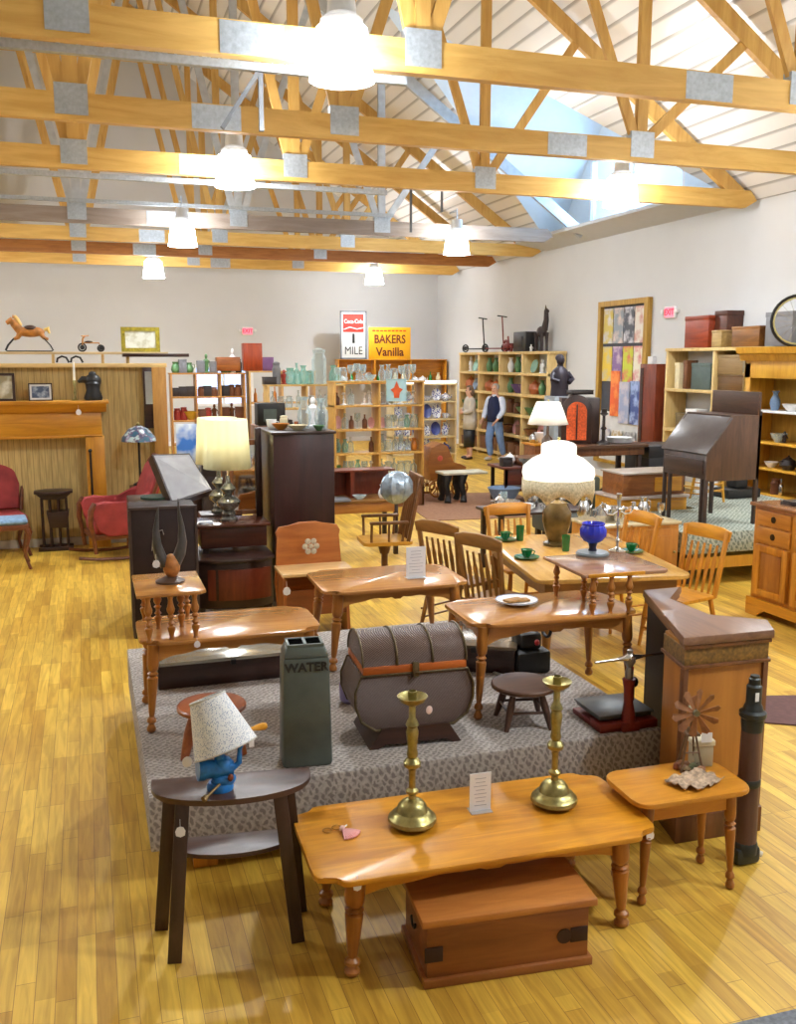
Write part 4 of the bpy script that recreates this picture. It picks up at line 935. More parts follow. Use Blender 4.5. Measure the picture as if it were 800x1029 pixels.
for i in range(4): m.bm.faces.new((A[i], A[(i+1) % 4], B[(i+1) % 4], B[i]))
part('open_lid', m, DARKX, t)
m = MB(); c_ = (TL+TR+BR_+BL)/4; A = [m.bm.verts.new(c_+(p-c_)*.93-n_*.002) for p in (TL, TR, BR_, BL)]; B = [m.bm.verts.new(c_+(p-c_)*.93-n_*.006) for p in (TL, TR, BR_, BL)]
m.bm.faces.new(A); m.bm.faces.new(B[::-1])
for i in range(4): m.bm.faces.new((A[i], A[(i+1) % 4], B[(i+1) % 4], B[i]))
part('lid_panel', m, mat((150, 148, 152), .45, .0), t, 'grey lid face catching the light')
part('lid_stay', MB().cyl((.66, 8.6, 1.08), (.72, 8.55, 1.16), .01), IRON, t)
part('turntable', MB().lathe([(.14, 0), (.14, .02), (0, .02)], (.55, 8.58, 1.08), 24), mat((40, 60, 44), .8), t)
t = thing('dresser', 'dark bow-front dresser with raised tray and tilting mirror, carrying the crystal lamps', 'dresser', (1.24, 8.55, 0))
part('carcass', MB().prism([(-.42, .38), (.29, .38), (.29, -.2), (.18, -.3), (0, -.33), (-.22, -.3), (-.42, -.2)], .1, .52, 'xy', .01), DARKX, t)
part('drawer', MB().prism([(-.3, -.27), (-.2, -.305), (0, -.345), (.18, -.31), (.26, -.27)], .18, .46, 'xy', .004), REDW, t)
part('foot', MB().box(-.4, -.32, -.2, -.12, 0, .1), DARKW, t); part('foot', MB().box(.2, .28, -.2, -.12, 0, .1), DARKW, t); part('foot', MB().box(-.4, -.32, .28, .36, 0, .1), DARKW, t); part('foot', MB().box(.2, .28, .28, .36, 0, .1), DARKW, t)
part('top', MB().prism([(-.44, .4), (.31, .4), (.31, -.22), (.19, -.33), (0, -.36), (-.22, -.33), (-.44, -.22)], .52, .55, 'xy', .006), DARKX, t)
part('glove_box', MB().box(-.32, .28, -.02, .4, .6, .79, .01), wood((84, 42, 28), (50, 24, 18), .3), t)
part('box_top', MB().box(-.35, .31, -.06, .42, .79, .82, .006), wood((92, 50, 34), (60, 30, 22), .2), t)
part('box_foot', MB().box(-.3, -.25, .02, .07, .55, .6), DARKX, t)
part('mirror_post', MB().box(.25, .31, .34, .39, .82, 1.66, .006), DARKW, t)
part('mirror_post', MB().box(-.06, -.02, .36, .4, .82, 1.4, .006), DARKW, t)
o = part('mirror_frame', MB().box(.04, .25, .36, .4, .84, .88).box(.04, .25, .36, .4, 1.5, 1.55).box(.0, .04, .36, .4, .84, 1.55), MIDW, t)
part('mirror_glass', MB().box(.03, .25, .37, .38, .86, 1.52), mat((205, 208, 205), .04, 1, vary=.01), o)
def crystal_lamp(label, loc):
    t = thing('crystal_lamp', label, 'lamp', loc)
    m = MB().lathe([(.08, 0), (.085, .02), (.06, .04), (.07, .07), (.045, .1)], n=8).lathe([(.04, .09), (.1, .14), (.115, .18), (.07, .22), (.03, .24)], n=10).lathe([(.03, .24), (.05, .27), (.075, .3), (.05, .33), (.025, .36), (.02, .42)], n=10)
    part('crystal_base', m, mat((136, 134, 126), .12, .55, .9, vary=.6, scale=38), t)
    part('fluted_shade', shade_mesh([(.215, .49), (.19, .93), (.185, .94)], n=64, lob=16, amp=.022), cloth_shade((250, 247, 222), trans=.45), t, 'tall pleated cream shade', solid=.003)
    part('harp', MB().tube([(0, 0, .4), (.05, 0, .55), (.05, 0, .75), (0, 0, .93)], .004, 6), BRASS, t)
    lit_lamp(t, .7, 4., (1, .97, .86))
crystal_lamp('lamp with cut-crystal base and pleated cream shade at the front of the dresser', (1.2, 8.72, .82))
crystal_lamp('second crystal lamp with cream shade, half hidden behind the first', (1.2, 9.35, .8))
ware('tray', mat((200, 205, 215), .4), 'white', '', (.98, 8.62, .82), .12, .03, .1, label='small white dish on the dresser left of the crystal lamp', cat='dish')
t = solo('side_stand', MB().box(-.2, .2, -.15, .15, .74, .8, .01).box(-.16, -.12, -.1, -.06, 0, .74).box(.12, .16, -.1, -.06, 0, .74).box(-.16, -.12, .06, .1, 0, .74).box(.12, .16, .06, .1, 0, .74), DARKW, 'small dark stand behind the dresser under the second crystal lamp', 'stand', (1.2, 9.35, 0))
# tall wardrobe
t = thing('wardrobe', 'tall plain dark mahogany cabinet in the middle left, topped with glass vases', 'wardrobe', (1.88, 8.5, 0))
part('body', MB().box(-.29, .28, 0, .72, .06, 1.62, .006), wood((62, 34, 32), (36, 20, 20), .3, axis=2, scale=3), t)
part('top', MB().box(-.31, .3, -.015, .74, 1.62, 1.645, .006), DARKX, t)
part('plinth', MB().box(-.3, .29, -.01, .73, 0, .06), DARKX, t)
for (x, y, k, c, w, h, lab) in ((1.97, 8.9, 'vase', CLEAR, .26, .3, 'tall clear glass vase on the wardrobe, left of the other'), (2.1, 8.75, 'vase', CLEAR, .26, .29, 'clear glass vase on the right of the wardrobe top'), (2.24, 9.1, 'figurine', PAL['white'], .3, .3, 'white and navy figurine at the back of the wardrobe top'),
                              (2.28, 8.9, 'bottle', PAL['dark'], .2, .24, 'dark bottle at the right edge of the wardrobe top'), (1.72, 8.8, 'bowl', PAL['amber'], .09, .06, 'small floral amber bowl on the wardrobe front'), (1.66, 8.95, 'cup', WHITE, .1, .09, 'white cup near the left edge of the wardrobe top'), (1.86, 8.7, 'bowl', PAL['cream'], .1, .05, 'low cream dish at the middle of the wardrobe top'), (2.04, 8.6, 'bowl', PAL['green'], .06, .05, 'tiny green dish at the front of the wardrobe top'), (1.8, 9.05, 'jar', PAL['cream'], .12, .12, 'cream lidded jar at the back of the wardrobe top')):
    ware(k, c, '', '', (x-.0 if x < 2.16 else x-.14, y, 1.645), w, h, label=lab)
t = thing('framed_screen', 'black box with a small grey screen behind the wardrobe top', 'television', (2.14, 11.6, 0))
part('cabinet', MB().box(-.17, .17, -.1, .15, 1.5, 1.77, .008), BLACK, t); part('screen', MB().box(-.1, .06, -.105, -.098, 1.55, 1.7), mat((86, 96, 92), .2), t)
part('stand', MB().box(-.2, .2, -.1, .3, 0, 1.5, .01), MIDW, t); t['label'] = 'black box television with a small grey screen on a brown stand behind the wardrobe'
t.name = 'television'
# heart chair with stencilled back
t = thing('child_bench', 'orange-brown wooden bench chair with a pale flower stencil on its back', 'bench', (1.75, 7.78, 0), 0)
part('backboard', MB().prism([(-.28, .15), (.29, .15), (.3, .42), (.27, .8), (.29, .84), (.26, .89), (.16, .9), (.08, .925), (-.07, .925), (-.16, .9), (-.25, .89), (-.28, .84), (-.26, .8), (-.3, .42)], 0, .03, 'xz', .006).xf(Matrix.Rotation(-.08, 4, 'X')), wood((186, 112, 50), (152, 82, 32), .35, axis=0), t)
part('seat', MB().box(-.3, .32, -.32, .06, .53, .56, .008), wood((222, 184, 130), (190, 144, 86), .25), t)
m = MB()
for s_ in (-1, 1): m.prism([(-.3, 0), (.0, 0), (.0, .53), (-.28, .53), (-.3, .3)], s_*.27-.012, s_*.27+.012, 'yz')
part('side_panel', MB().prism([(-.3, 0), (.02, 0), (.02, .53), (-.26, .53), (-.24, .3)], -.28, -.255, 'yz'), wood((170, 100, 46), (138, 76, 30), .4, axis=2), t)
part('side_panel', m and MB().prism([(-.3, 0), (.02, 0), (.02, .53), (-.26, .53), (-.24, .3)], .255, .28, 'yz'), wood((170, 100, 46), (138, 76, 30), .4, axis=2), t); m.bm.free()
part('front_board', MB().box(-.26, .26, -.24, -.22, .18, .4), wood((140, 78, 36), (110, 56, 24), .4), t)
m = MB()
for i in range(6):
    a = PI*i/3; m.ball((.05*math.cos(a), 0, .05*math.sin(a)), (.026, .003, .026), 8)
m.ball((0, -.002, 0), (.022, .004, .022), 8)
o = part('flower_stencil', m, mat((196, 186, 166), .7, vary=.3, scale=60), t, 'pale flower stencil'); o.location = (.0, -.052, .73)
price_tag(t, -.27, -.33, .46, s=2); part('paper_strip', MB().box(-.03, .0, -.335, -.33, .33, .52), WHITE, t)
# swivel arm chair and foil balloon
t = thing('armchair', 'oak swivel armchair with tall spindle back and yellow seat, by the dark wardrobe', 'chair', (2.88, 9.25, 0), -.1)
AR = wood((120, 78, 42), (84, 52, 26), .35, axis=2)
part('seat', MB().prism(rrect(.52, .48, .06), .42, .46, 'xy', .01), wood((206, 150, 52), (170, 116, 34), .3), t)
part('pedestal', MB().cyl((0, 0, .12), (0, 0, .42), .035).lathe([(.05, .3), (.07, .38), (.07, .42)], n=12), AR, t)
for a in (0.6, 2.2, 3.8, 5.4): part('foot', MB().bar((0, 0, .14), (.3*math.cos(a), .3*math.sin(a), .03), .05, .04, bev=.005), AR, t)
for y in (-.22, .22):
    part('arm', MB().bar((-.2, y*1.1, .66), (.2, y*1.1, .66), .05, .03, bev=.006), AR, t)
    part('arm_support', MB().cyl((-.18, y, .45), (-.18, y*1.1, .65), .014).cyl((.0, y, .45), (.0, y*1.1, .65), .012).cyl((.14, y, .45), (.16, y*1.1, .65), .014), AR, t)
    part('back_post', MB().bar((.2, y, .44), (.34, y, 1.12), .035, .035, bev=.004), AR, t)
for i in range(5): part('spindle', MB().cyl((.215, -.15+.075*i, .45), (.33, -.15+.075*i, 1.06), .011, n=8), AR, t)
part('crest_rail', MB().bar((.335, -.26, 1.08), (.335, .26, 1.08), .03, .1, up=(0, 0, 1), bev=.006), AR, t)
m = MB(); g = []
for i in range(9):
    row = []
    for k in range(24):
        a = 2*PI*k/24; rr_ = .16*math.sin(PI*(i+.5)/9)*(1+.1*math.cos(9*a)+R.uniform(-.08, .08)); z = .17*math.cos(PI*(i+.5)/9)
        row.append(m.bm.verts.new((rr_*math.cos(a), rr_*math.sin(a)*.7, z)))
    g.append(row)
for a, b_ in zip(g, g[1:]):
    for k in range(24): m.bm.faces.new((a[k], a[(k+1) % 24], b_[(k+1) % 24], b_[k]))
m.bm.faces.new(g[0]); m.bm.faces.new(g[-1])
solo('crumpled_foil', m, mat((168, 184, 200), .25, .5, vary=.35, scale=14), 'crumpled silvery plastic bundle resting against the armchair back', 'plastic bundle', (2.93, 9.0, 1.02), ang=20)
# writing desk behind the armchair
t = thing('writing_table', 'oak writing table with glass dishes behind the swivel armchair', 'table', (2.98, 10.75, 0))
part('top', MB().box(-.6, .5, -.25, .3, .64, .67, .006), DOAK, t); part('drawer_front', MB().box(-.5, .42, -.23, -.2, .52, .64, .003), wood((176, 118, 54), (140, 84, 34), .35), t)
for x in (-.52, .42):
    for y in (-.2, .25): part('leg', MB().box(x, x+.05, y-.02, y+.03, 0, .64, .003), DARKW, t)
part('shelf_back', MB().box(-.6, .5, .26, .3, .67, 1.0, .004).box(-.05, 0, .0, .3, .67, .98).box(-.6, .5, -.0, .3, .98, 1.0), REDW, t)
for (x, k, c, w, h, lab) in ((2.72, 'tray', PAL['grey'], .3, .03, 'flat glass dish on the left of the writing table'), (3.3, 'pitcher', WHITE, .2, .16, 'small white pitcher on the right of the writing table'), (3.0, 'bowl', CLEAR, .09, .05, 'clear glass bowl on the middle of the writing table')):
    ware(k, c, '', '', (x, 10.62, .671), w, h, label=lab)

# ------------------------------------------------------------------ right middle
t = thing('oak_cabinet', 'oak cabinet with panelled doors and light top behind the right dining chairs', 'cabinet', (5.3, 8.05, 0))
part('body', MB().box(-.62, .32, 0, .5, .06, .66, .006), OAKZ, t); part('top', MB().box(-.64, .34, -.02, .52, .66, .69, .006), wood((214, 196, 160), (190, 168, 126), .25), t)
part('plinth', MB().box(-.6, .3, .02, .48, 0, .06), DARKX, t)
for x in (-.58, -.12): o = part('door', MB().box(x, x+.42, -.012, 0, .1, .62, .003).box(x+.07, x+.35, -.018, -.008, .17, .55, .006), wood((190, 128, 50), (152, 92, 30), .35, axis=2), t); part('door_knob', MB().ball((x+.38, -.03, .38), .014, 8), BRASS, o)
# silver tea things on it
for (x, y, k, w, h, lab) in ((4.85, 8.25, 'teapot', .16, .2, 'silver teapot at the left end of the oak cabinet'), (5.05, 8.35, 'bowl', .16, .12, 'domed silver bowl in the middle of the oak cabinet'), (5.2, 8.2, 'teapot', .13, .17, 'smaller silver teapot right of the silver bowl'), (4.98, 8.15, 'cup', .1, .1, 'silver cup at the front of the oak cabinet'), (5.36, 8.3, 'pitcher', .18, .22, 'silver jug at the right of the oak cabinet'), (5.5, 8.2, 'goblet', .15, .17, 'silver goblet at the right end of the oak cabinet'), (4.76, 8.45, 'pitcher', .2, .24, 'tall silver jug at the back left of the oak cabinet')):
    ware(k, SILVER, '', '', (x, y, .691), w, h, label=lab)
t = thing('low_table', 'low dark table behind the dining table crowded with silver and glass', 'table', (4.65, 9.3, 0))
part('top', MB().box(-.6, .5, -.3, .3, .66, .69, .006), DARKX, t)
for x in (-.55, .4):
    for y in (-.25, .22): part('leg', MB().box(x, x+.05, y, y+.05, 0, .66), DARKW, t)
for i in range(9):
    k = ['teapot', 'goblet', 'bowl', 'cup', 'candle_holder', 'pitcher', 'tray', 'jar', 'teapot'][i]; c = [SILVER, CLEAR, SILVER, WHITE, SILVER, SILVER, SILVER, CLEAR, SILVER][i]
    ware(k, c, '', '', (4.12+.105*i, 9.12+.12*(i % 3), .691), .15 if k != 'tray' else .22, .2 if k not in ('tray', 'bowl', 'cup') else .08, label=f"{['silver', 'clear glass', 'silver', 'white', 'silver', 'silver', 'flat silver', 'clear glass', 'small silver'][i]} {k.replace('_', ' ')} on the low dark table, {['leftmost', 'second from the left', 'third from the left', 'fourth from the left', 'in its middle', 'right of its middle', 'third from the right', 'second from the right', 'rightmost'][i]}")
# stacked yellow chest of drawers
t = thing('stepped_chest', 'yellow-fronted stepped chest of drawers with pale stone tops, left of the slant desk', 'chest of drawers', (6.2, 9.5, 0))
YW = wood((220, 160, 40), (190, 126, 24), .35)
part('lower_case', MB().box(-.42, .48, -.06, .5, 0, .7, .006), YW, t); part('stone_top', MB().box(-.45, .5, -.09, .52, .7, .73, .004), mat((196, 180, 170), .25), t)
part('upper_case', MB().box(-.36, .46, -.02, .45, .73, .98, .006), wood((150, 92, 40), (112, 62, 24), .4), t); part('upper_top', MB().box(-.38, .48, -.04, .47, .98, 1.0, .004), mat((180, 164, 150), .3), t)
for i, z in enumerate((.12, .42)):
    o = part('drawer', MB().box(-.38, .44, -.075, -.055, z, z+.25, .008), YW, t)
    for x in (-.2, .26): part('drawer_pull', MB().tube([(x-.04, -.08, z+.14), (x, -.1, z+.12), (x+.04, -.08, z+.14)], .005, 6), BRASS, o)
o = part('small_drawer', MB().box(.06, .42, -.035, -.015, .77, .94, .004), YW, t); part('drawer_pull', MB().ball((.24, -.045, .85), .012, 8), BRASS, o)
# slant-front desk (faces the left)
t = thing('slant_desk', 'dark slant-front writing desk on slim legs, standing on the grey-green platform', 'desk', (6.08, 9.06, .56), -PI/2)
DS = wood((70, 50, 42), (42, 30, 27), .4, axis=2); DSX = wood((76, 56, 48), (46, 34, 30), .38, axis=0)
# local x: 0..0.78 (towards the viewer), local y: 0..0.66 (towards the wall)
t_side = [(0, .5), (.66, .5), (.66, 1.14), (.3, 1.14), (0, .76)]
part('case', MB().prism(t_side, .02, .76, 'yz', .004), DS, t)
sd = MB(); sd.prism([(0, .48), (.66, .48), (.66, 1.16), (.28, 1.16), (0, .78)], .76, .78, 'yz', .003); part('side_panel', sd, wood((96, 68, 50), (62, 44, 34), .45, axis=2), t)
sd = MB(); sd.prism([(0, .48), (.66, .48), (.66, 1.16), (.28, 1.16), (0, .78)], 0, .02, 'yz', .003); part('side_panel', sd, DS, t)
part('slant_lid', MB().box(-.02, .8, -.01, .47, 0, .018, .004).xf(Matrix.Translation((0, -.005, .765)) @ Matrix.Rotation(math.atan2(.38, .3), 4, 'X')), mat((92, 84, 82), .3, .1, vary=.15, scale=6), t, 'grey worn slanted lid')
part('drawer', MB().box(.05, .73, -.012, .01, .55, .7, .004), DSX, t)
part('gallery_board', MB().box(.0, .78, .6, .64, 1.16, 1.4, .006).box(.02, .76, .3, .64, 1.14, 1.16), wood((92, 62, 44), (60, 40, 30), .4), t)
for x in (.0, .1, .68, .745): part('leg', MB().box(x, x+.035, .0, .035, 0, .5, .003), DS, t)
for x in (.0, .74): part('leg', MB().box(x, x+.04, .62, .66, 0, 1.2, .003), DS, t)
# yellow chair seen beneath the desk
slat_chair('kitchen_chair', 'small yellow painted chair glimpsed beneath the slant desk', (7.12, 9.8, .56), .4, YELP, YELP, 3, .62)
# hutch at the right edge
t = thing('sideboard', 'golden oak sideboard with drawers and panelled doors at the right picture edge', 'sideboard', (5.68, 7.02, 0), -PI/2)
part('carcass', MB().box(0, 1.5, .02, .55, .14, 1.0, .006), OAKZ, t); part('top', MB().box(-.03, 1.53, -.02, .57, 1.0, 1.03, .006), wood((150, 100, 60), (116, 72, 38), .25), t)
part('skirt', MB().prism([(-.02, .16), (1.52, .16), (1.52, 0), (1.4, 0), (1.3, .07), (.22, .07), (.12, 0), (-.02, 0)], -.01, .02, 'xz').box(-.02, .01, .021, .55, 0, .14), OAK, t)
for i in range(3):
    x = .06+.48*i
    for z0_, z1_ in ((.84, .97), (.68, .82)):
        o = part('drawer', MB().box(x, x+.42, -.0, .02, z0_, z1_, .006), wood((196, 132, 50), (158, 96, 30), .35), t); part('drawer_pull', MB().lathe([(.03, 0), (.028, .006), (.0, .008)], n=12).xf(Matrix.Translation((x+.21, 0, (z0_+z1_)/2)) @ Matrix.Rotation(PI/2, 4, 'X')), mat((60, 46, 30), .4, .7), o)
    o = part('door', MB().box(x, x+.42, 0, .02, .2, .66, .004), OAKZ, t)
    part('door_panel', MB().box(x+.08, x+.34, -.006, .004, .27, .59, .003), wood((176, 112, 42), (140, 80, 26), .4, axis=2), o); part('door_frame', MB().box(x, x+.07, -.012, 0, .2, .66, .003).box(x+.35, x+.42, -.012, 0, .2, .66, .003).box(x+.071, x+.349, -.012, 0, .2, .26, .003).box(x+.071, x+.349, -.012, 0, .6, .66, .003), OAKZ, o)
ware('tray', PAL['dark'], '', '', (5.95, 6.75, 1.031), .3, .05, .2, label='dark tray on the golden oak sideboard', cat='tray')
ware('candle_holder', PAL['dark'], '', '', (6.05, 6.6, 1.031), .2, .22, label='dark candle holder on the golden oak sideboard')
solo('brown_mat', MB().prism([(3.75, 4.9), (4.9, 4.2), (5.2, 4.9), (3.95, 5.25)], 0, .01), mat((96, 66, 62), .9, vary=.15, scale=30), 'brown rug lying on the floor right of the console radio', 'rug')
# ------------------------------------------------------------------ beadboard partition, mantel, parlour corner
bb, nt, b = new_mat('beadboard')
tc = nt.nodes.new('ShaderNodeTexCoord'); sx = nt.nodes.new('ShaderNodeSeparateXYZ'); mm = nt.nodes.new('ShaderNodeMath'); mm.operation = 'PINGPONG'; mm.inputs[1].default_value = .035
ad_ = nt.nodes.new('ShaderNodeMath'); ad_.operation = 'ADD'
nt.links.new(tc.outputs['Object'], sx.inputs[0]); nt.links.new(sx.outputs[0], ad_.inputs[0]); nt.links.new(sx.outputs[1], ad_.inputs[1]); nt.links.new(ad_.outputs[0], mm.inputs[0])
rp = nt.nodes.new('ShaderNodeValToRGB'); rp.color_ramp.elements[0].color = lin((120, 96, 50)); rp.color_ramp.elements[1].position = .12; rp.color_ramp.elements[1].color = lin((204, 178, 116))
mu = nt.nodes.new('ShaderNodeMath'); mu.operation = 'MULTIPLY'; mu.inputs[1].default_value = 28
nt.links.new(mm.outputs[0], mu.inputs[0]); nt.links.new(mu.outputs[0], rp.inputs[0])
n = nt.nodes.new('ShaderNodeTexNoise'); mp = nt.nodes.new('ShaderNodeMapping'); mp.inputs['Scale'].default_value = (9, 9, .8); nt.links.new(tc.outputs['Object'], mp.inputs[0]); nt.links.new(mp.outputs[0], n.inputs['Vector'])
rr2 = nt.nodes.new('ShaderNodeValToRGB'); rr2.color_ramp.elements[0].position = .35; rr2.color_ramp.elements[0].color = (.7, .66, .58, 1); rr2.color_ramp.elements[1].position = .6
nt.links.new(n.outputs['Fac'], rr2.inputs[0]); mx = nt.nodes.new('ShaderNodeMix'); mx.data_type = 'RGBA'; mx.blend_type = 'MULTIPLY'; mx.inputs[0].default_value = .8
nt.links.new(rp.outputs[0], mx.inputs[6]); nt.links.new(rr2.outputs[0], mx.inputs[7]); nt.links.new(mx.outputs[2], b.inputs['Base Color']); b.inputs['Roughness'].default_value = .5
struct('wall_partition', MB().box(-6, .9, 12.35, 12.5, 0, 2.2).box(.78, .95, 12.2, 12.5, 0, 2.2), bb)
struct('baseboard_partition', MB().box(-6, .95, 12.32, 12.35, 0, .1), mat((206, 200, 186), .5))
t = thing('plank_shelf', 'long pale plank shelf running along the top of the beadboard partition', 'shelf', (0, 12.35, 0))
part('lower_board', MB().box(-6, .97, -.12, .3, 2.2, 2.25, .004), PINEX, t); part('upper_board', MB().box(-6, 1.0, -.02, .35, 2.36, 2.39, .003), wood((204, 180, 138), (176, 150, 106), .5, axis=0), t)
for x in (-3, -1.2, -.38, .2, .5): part('divider', MB().box(x, x+.03, 0, .3, 2.25, 2.36), PINEX, t)
part('dark_end_board', MB().box(.45, 1.25, -.1, .2, 2.33, 2.37, .004), DARKX, t, 'dark brown board at the right end')
for (x, lab) in ((-.26, 'left black iron scroll ornament lying on the ledge under the tricycle'), (-.1, 'right black iron scroll ornament lying on the ledge under the tricycle')):
    solo('iron_scroll', MB().tube([(x-.06, 12.28, 2.26), (x-.05, 12.28, 2.31), (x, 12.28, 2.335), (x+.05, 12.28, 2.32), (x+.08, 12.28, 2.26)], .014, 6), IRON, lab, 'scroll')
MH = wood((208, 146, 40), (174, 110, 26), .35, axis=0); MHZ = wood((208, 146, 40), (174, 110, 26), .35, axis=2)
t = thing('fireplace_mantel', 'golden oak fireplace mantel against the beadboard partition', 'mantel', (-.9, 12.2, 0))
part('mantel_shelf', MB().box(-1.3, 1.15, -.22, .12, 1.77, 1.81, .006).prism([(-.12, 1.67), (.1, 1.67), (.1, 1.77), (-.2, 1.77), (-.16, 1.71)], -1.26, 1.12, 'yz'), MH, t)
part('frieze', MB().box(-1.2, 1.06, -.08, .1, 1.38, 1.67, .004).box(-1.2, 1.06, -.1, -.07, 1.36, 1.39, .003), MH, t)
for x in (-1.2, .86): o = part('pilaster', MB().box(x, x+.22, -.1, .1, 0, 1.38, .004).box(x-.02, x+.24, -.12, .1, 0, .14, .003), MHZ, t); part('iron_rod', MB().cyl((x+.05, -.12, .5), (x+.05, -.12, 1.2), .012).ball((x+.05, -.12, 1.2), .024, 8), IRON, o)
price_tag(t, .8, -.2, 1.71, s=2.)
def frame(name, label, loc, w, h, fw, fm_, pic, mount=None, rz=0, tilt=.1, cat='picture', pic2=None):
    t = thing(name, label, cat, loc, rz); Tm = Matrix.Rotation(-tilt, 4, 'X')
    part('frame', MB().box(-w/2, w/2, 0, .03, 0, fw).box(-w/2, w/2, 0, .03, h-fw, h).box(-w/2, -w/2+fw, 0, .03, fw, h-fw).box(w/2-fw, w/2, 0, .03, fw, h-fw).xf(Tm), fm_, t)
    if mount: part('mount', MB().box(-w/2+fw*.8, w/2-fw*.8, .012, .024, fw*.8, h-fw*.8).xf(Tm), mount, t); k = fw*2.6
    else: k = fw*.8
    part('image', MB().box(-w/2+k, w/2-k, .008, .02, k, h-k).xf(Tm), pic, t)
    return t
def blotch(c1, c2, sc=8, c3=None):
    m, nt, b = new_mat('printed_image'); tc = nt.nodes.new('ShaderNodeTexCoord'); n = nt.nodes.new('ShaderNodeTexNoise'); n.inputs['Scale'].default_value = sc; n.inputs['Detail'].default_value = 3
    r = nt.nodes.new('ShaderNodeValToRGB'); r.color_ramp.elements[0].position = .42; r.color_ramp.elements[0].color = lin(c1); r.color_ramp.elements[1].position = .58; r.color_ramp.elements[1].color = lin(c2)
    if c3: e = r.color_ramp.elements.new(.5); e.color = lin(c3)
    nt.links.new(tc.outputs['Object'], n.inputs['Vector']); nt.links.new(n.outputs['Fac'], r.inputs[0]); nt.links.new(r.outputs[0], b.inputs['Base Color']); b.inputs['Roughness'].default_value = .3; return m
frame('framed_picture', 'dark-framed picture at the left end of the mantel', (-.97, 12.12, 1.81), .34, .33, .03, DARKX, blotch((150, 140, 110), (206, 204, 190), 6))
frame('framed_picture', 'small white-matted picture of a blue-grey scene on the mantel', (-.52, 12.12, 1.81), .27, .21, .014, DARKX, blotch((70, 84, 110), (170, 180, 196), 12), WHITE)
frame('gilt_frame', 'gilt picture frame standing on the shelf above the partition', (.68, 12.45, 2.39), .47, .31, .05, mat((158, 142, 44), .4, .6, vary=.35, scale=30), blotch((226, 226, 214), (190, 186, 160), 9))
t = thing('candle', 'white taper candle in a small brass holder on the mantel', 'candle', (-.13, 12.1, 1.81)); part('taper', MB().cyl((0, 0, .24), (0, 0, .46), .014, .011), mat((236, 232, 220), .5), t); part('holder', MB().lathe([(.05, 0), (.02, .02), (.01, .05), (.02, .1), (.01, .15), (.025, .23), (.02, .24)], n=12), BRASS, t)
t = thing('black_figure', 'black sculpted bird-like figure at the right end of the mantel', 'figurine', (.08, 12.1, 1.81))
part('figure', MB().lathe([(.1, 0), (.11, .03), (.08, .12), (.09, .2), (.06, .24)], n=12).ball((0, 0, .23), (.1, .07, .09), 12).ball((.0, 0, .3), (.05, .05, .05), 10).tube([(-.04, 0, .24), (-.12, 0, .25), (-.17, 0, .22)], [.05, .04, .015], 8), BLACK, t)
# rocking horse
t = thing('rocking_horse', 'spring rocking horse on a wire cradle, top left on the plank shelf', 'rocking horse', (-.63, 12.5, 2.39)); HB = mat((178, 116, 50), .5, vary=.4, scale=16)
m = MB().ball((.02, 0, .24), (.17, .07, .065), 14).tube([(-.1, 0, .26), (-.16, 0, .33), (-.18, 0, .38)], [.055, .045, .04], 10).tube([(-.17, 0, .38), (-.21, 0, .36), (-.245, 0, .34)], [.042, .034, .024], 10).cyl((-.165, -.015, .4), (-.165, -.02, .44), .012, .003).cyl((-.165, .015, .4), (-.165, .02, .44), .012, .003)
for x, dx in ((-.1, -.07), (.14, .08)):
    for y in (-.04, .04): m.tube([(x, y, .22), (x+dx*.4, y, .17), (x+dx, y, .15)], [.034, .024, .016], 8)
part('body', m, HB, t); part('mane', MB().tube([(-.15, 0, .43), (-.12, 0, .38), (-.08, 0, .31)], [.02, .028, .02], 8), mat((226, 190, 120), .8), t); part('tail', MB().tube([(.18, 0, .26), (.22, 0, .28), (.24, 0, .22)], [.02, .03, .01], 8), mat((232, 200, 110), .8), t)
part('saddle', MB().ball((.02, 0, .28), (.08, .075, .04), 12), mat((70, 44, 34), .5), t)
part('wire_cradle', MB().tube([(-.17, -.06, .16), (-.24, -.08, .08), (-.27, -.08, .02), (-.25, -.08, .008), (.25, -.08, .008), (.27, -.08, .02), (.24, -.08, .08), (.17, -.06, .16)], .007, 6).tube([(-.17, .06, .16), (-.24, .08, .08), (-.27, .08, .02), (-.25, .08, .008), (.25, .08, .008), (.27, .08, .02), (.24, .08, .08), (.17, .06, .16)], .007, 6).cyl((-.25, -.08, .008), (-.25, .08, .008), .006).cyl((.25, -.08, .008), (.25, .08, .008), .006), IRON, t)
# tricycle
t = thing('tricycle', 'little old tricycle with black wheels on the plank shelf beside the rocking horse', 'tricycle', (.08, 12.5, 2.39))
part('frame', MB().tube([(-.1, 0, .05), (-.09, 0, .16), (-.06, 0, .2)], .012, 6).tube([(-.09, 0, .11), (.1, 0, .11), (.12, 0, .05)], .009, 6).cyl((-.1, -.07, .19), (-.02, .07, .2), .008), mat((176, 120, 60), .5, .3), t)
part('seat', MB().ball((-.02, 0, .125), (.05, .03, .012), 8), DARKX, t)
part('front_wheel', MB().ring((-.1, 0, .055), .045, .01, 'y').cyl((-.1, -.02, .055), (-.1, .02, .055), .03), BLACK, t)
for y in (-.06, .06): part('rear_wheel', MB().ring((.12, y, .045), .035, .01, 'y').cyl((.12, y-.01, .045), (.12, y+.01, .045), .024), BLACK, t)
# narrow mirror / coat hook panel
t = thing('narrow_mirror', 'tall narrow dark-framed mirror hanging on the partition end', 'mirror', (.74, 12.17, 1.45)); part('frame', MB().box(-.07, .07, 0, .03, 0, .75, .01), DARKX, t); part('glass', MB().box(-.045, .045, -.006, 0, .3, .7), mat((190, 190, 186), .06, 1, vary=.05), t)
struct('trim_5', MB().box(.78, .95, 12.14, 12.2, 0, 2.2, .004), wood((190, 140, 66), (156, 106, 40), .5, axis=2))
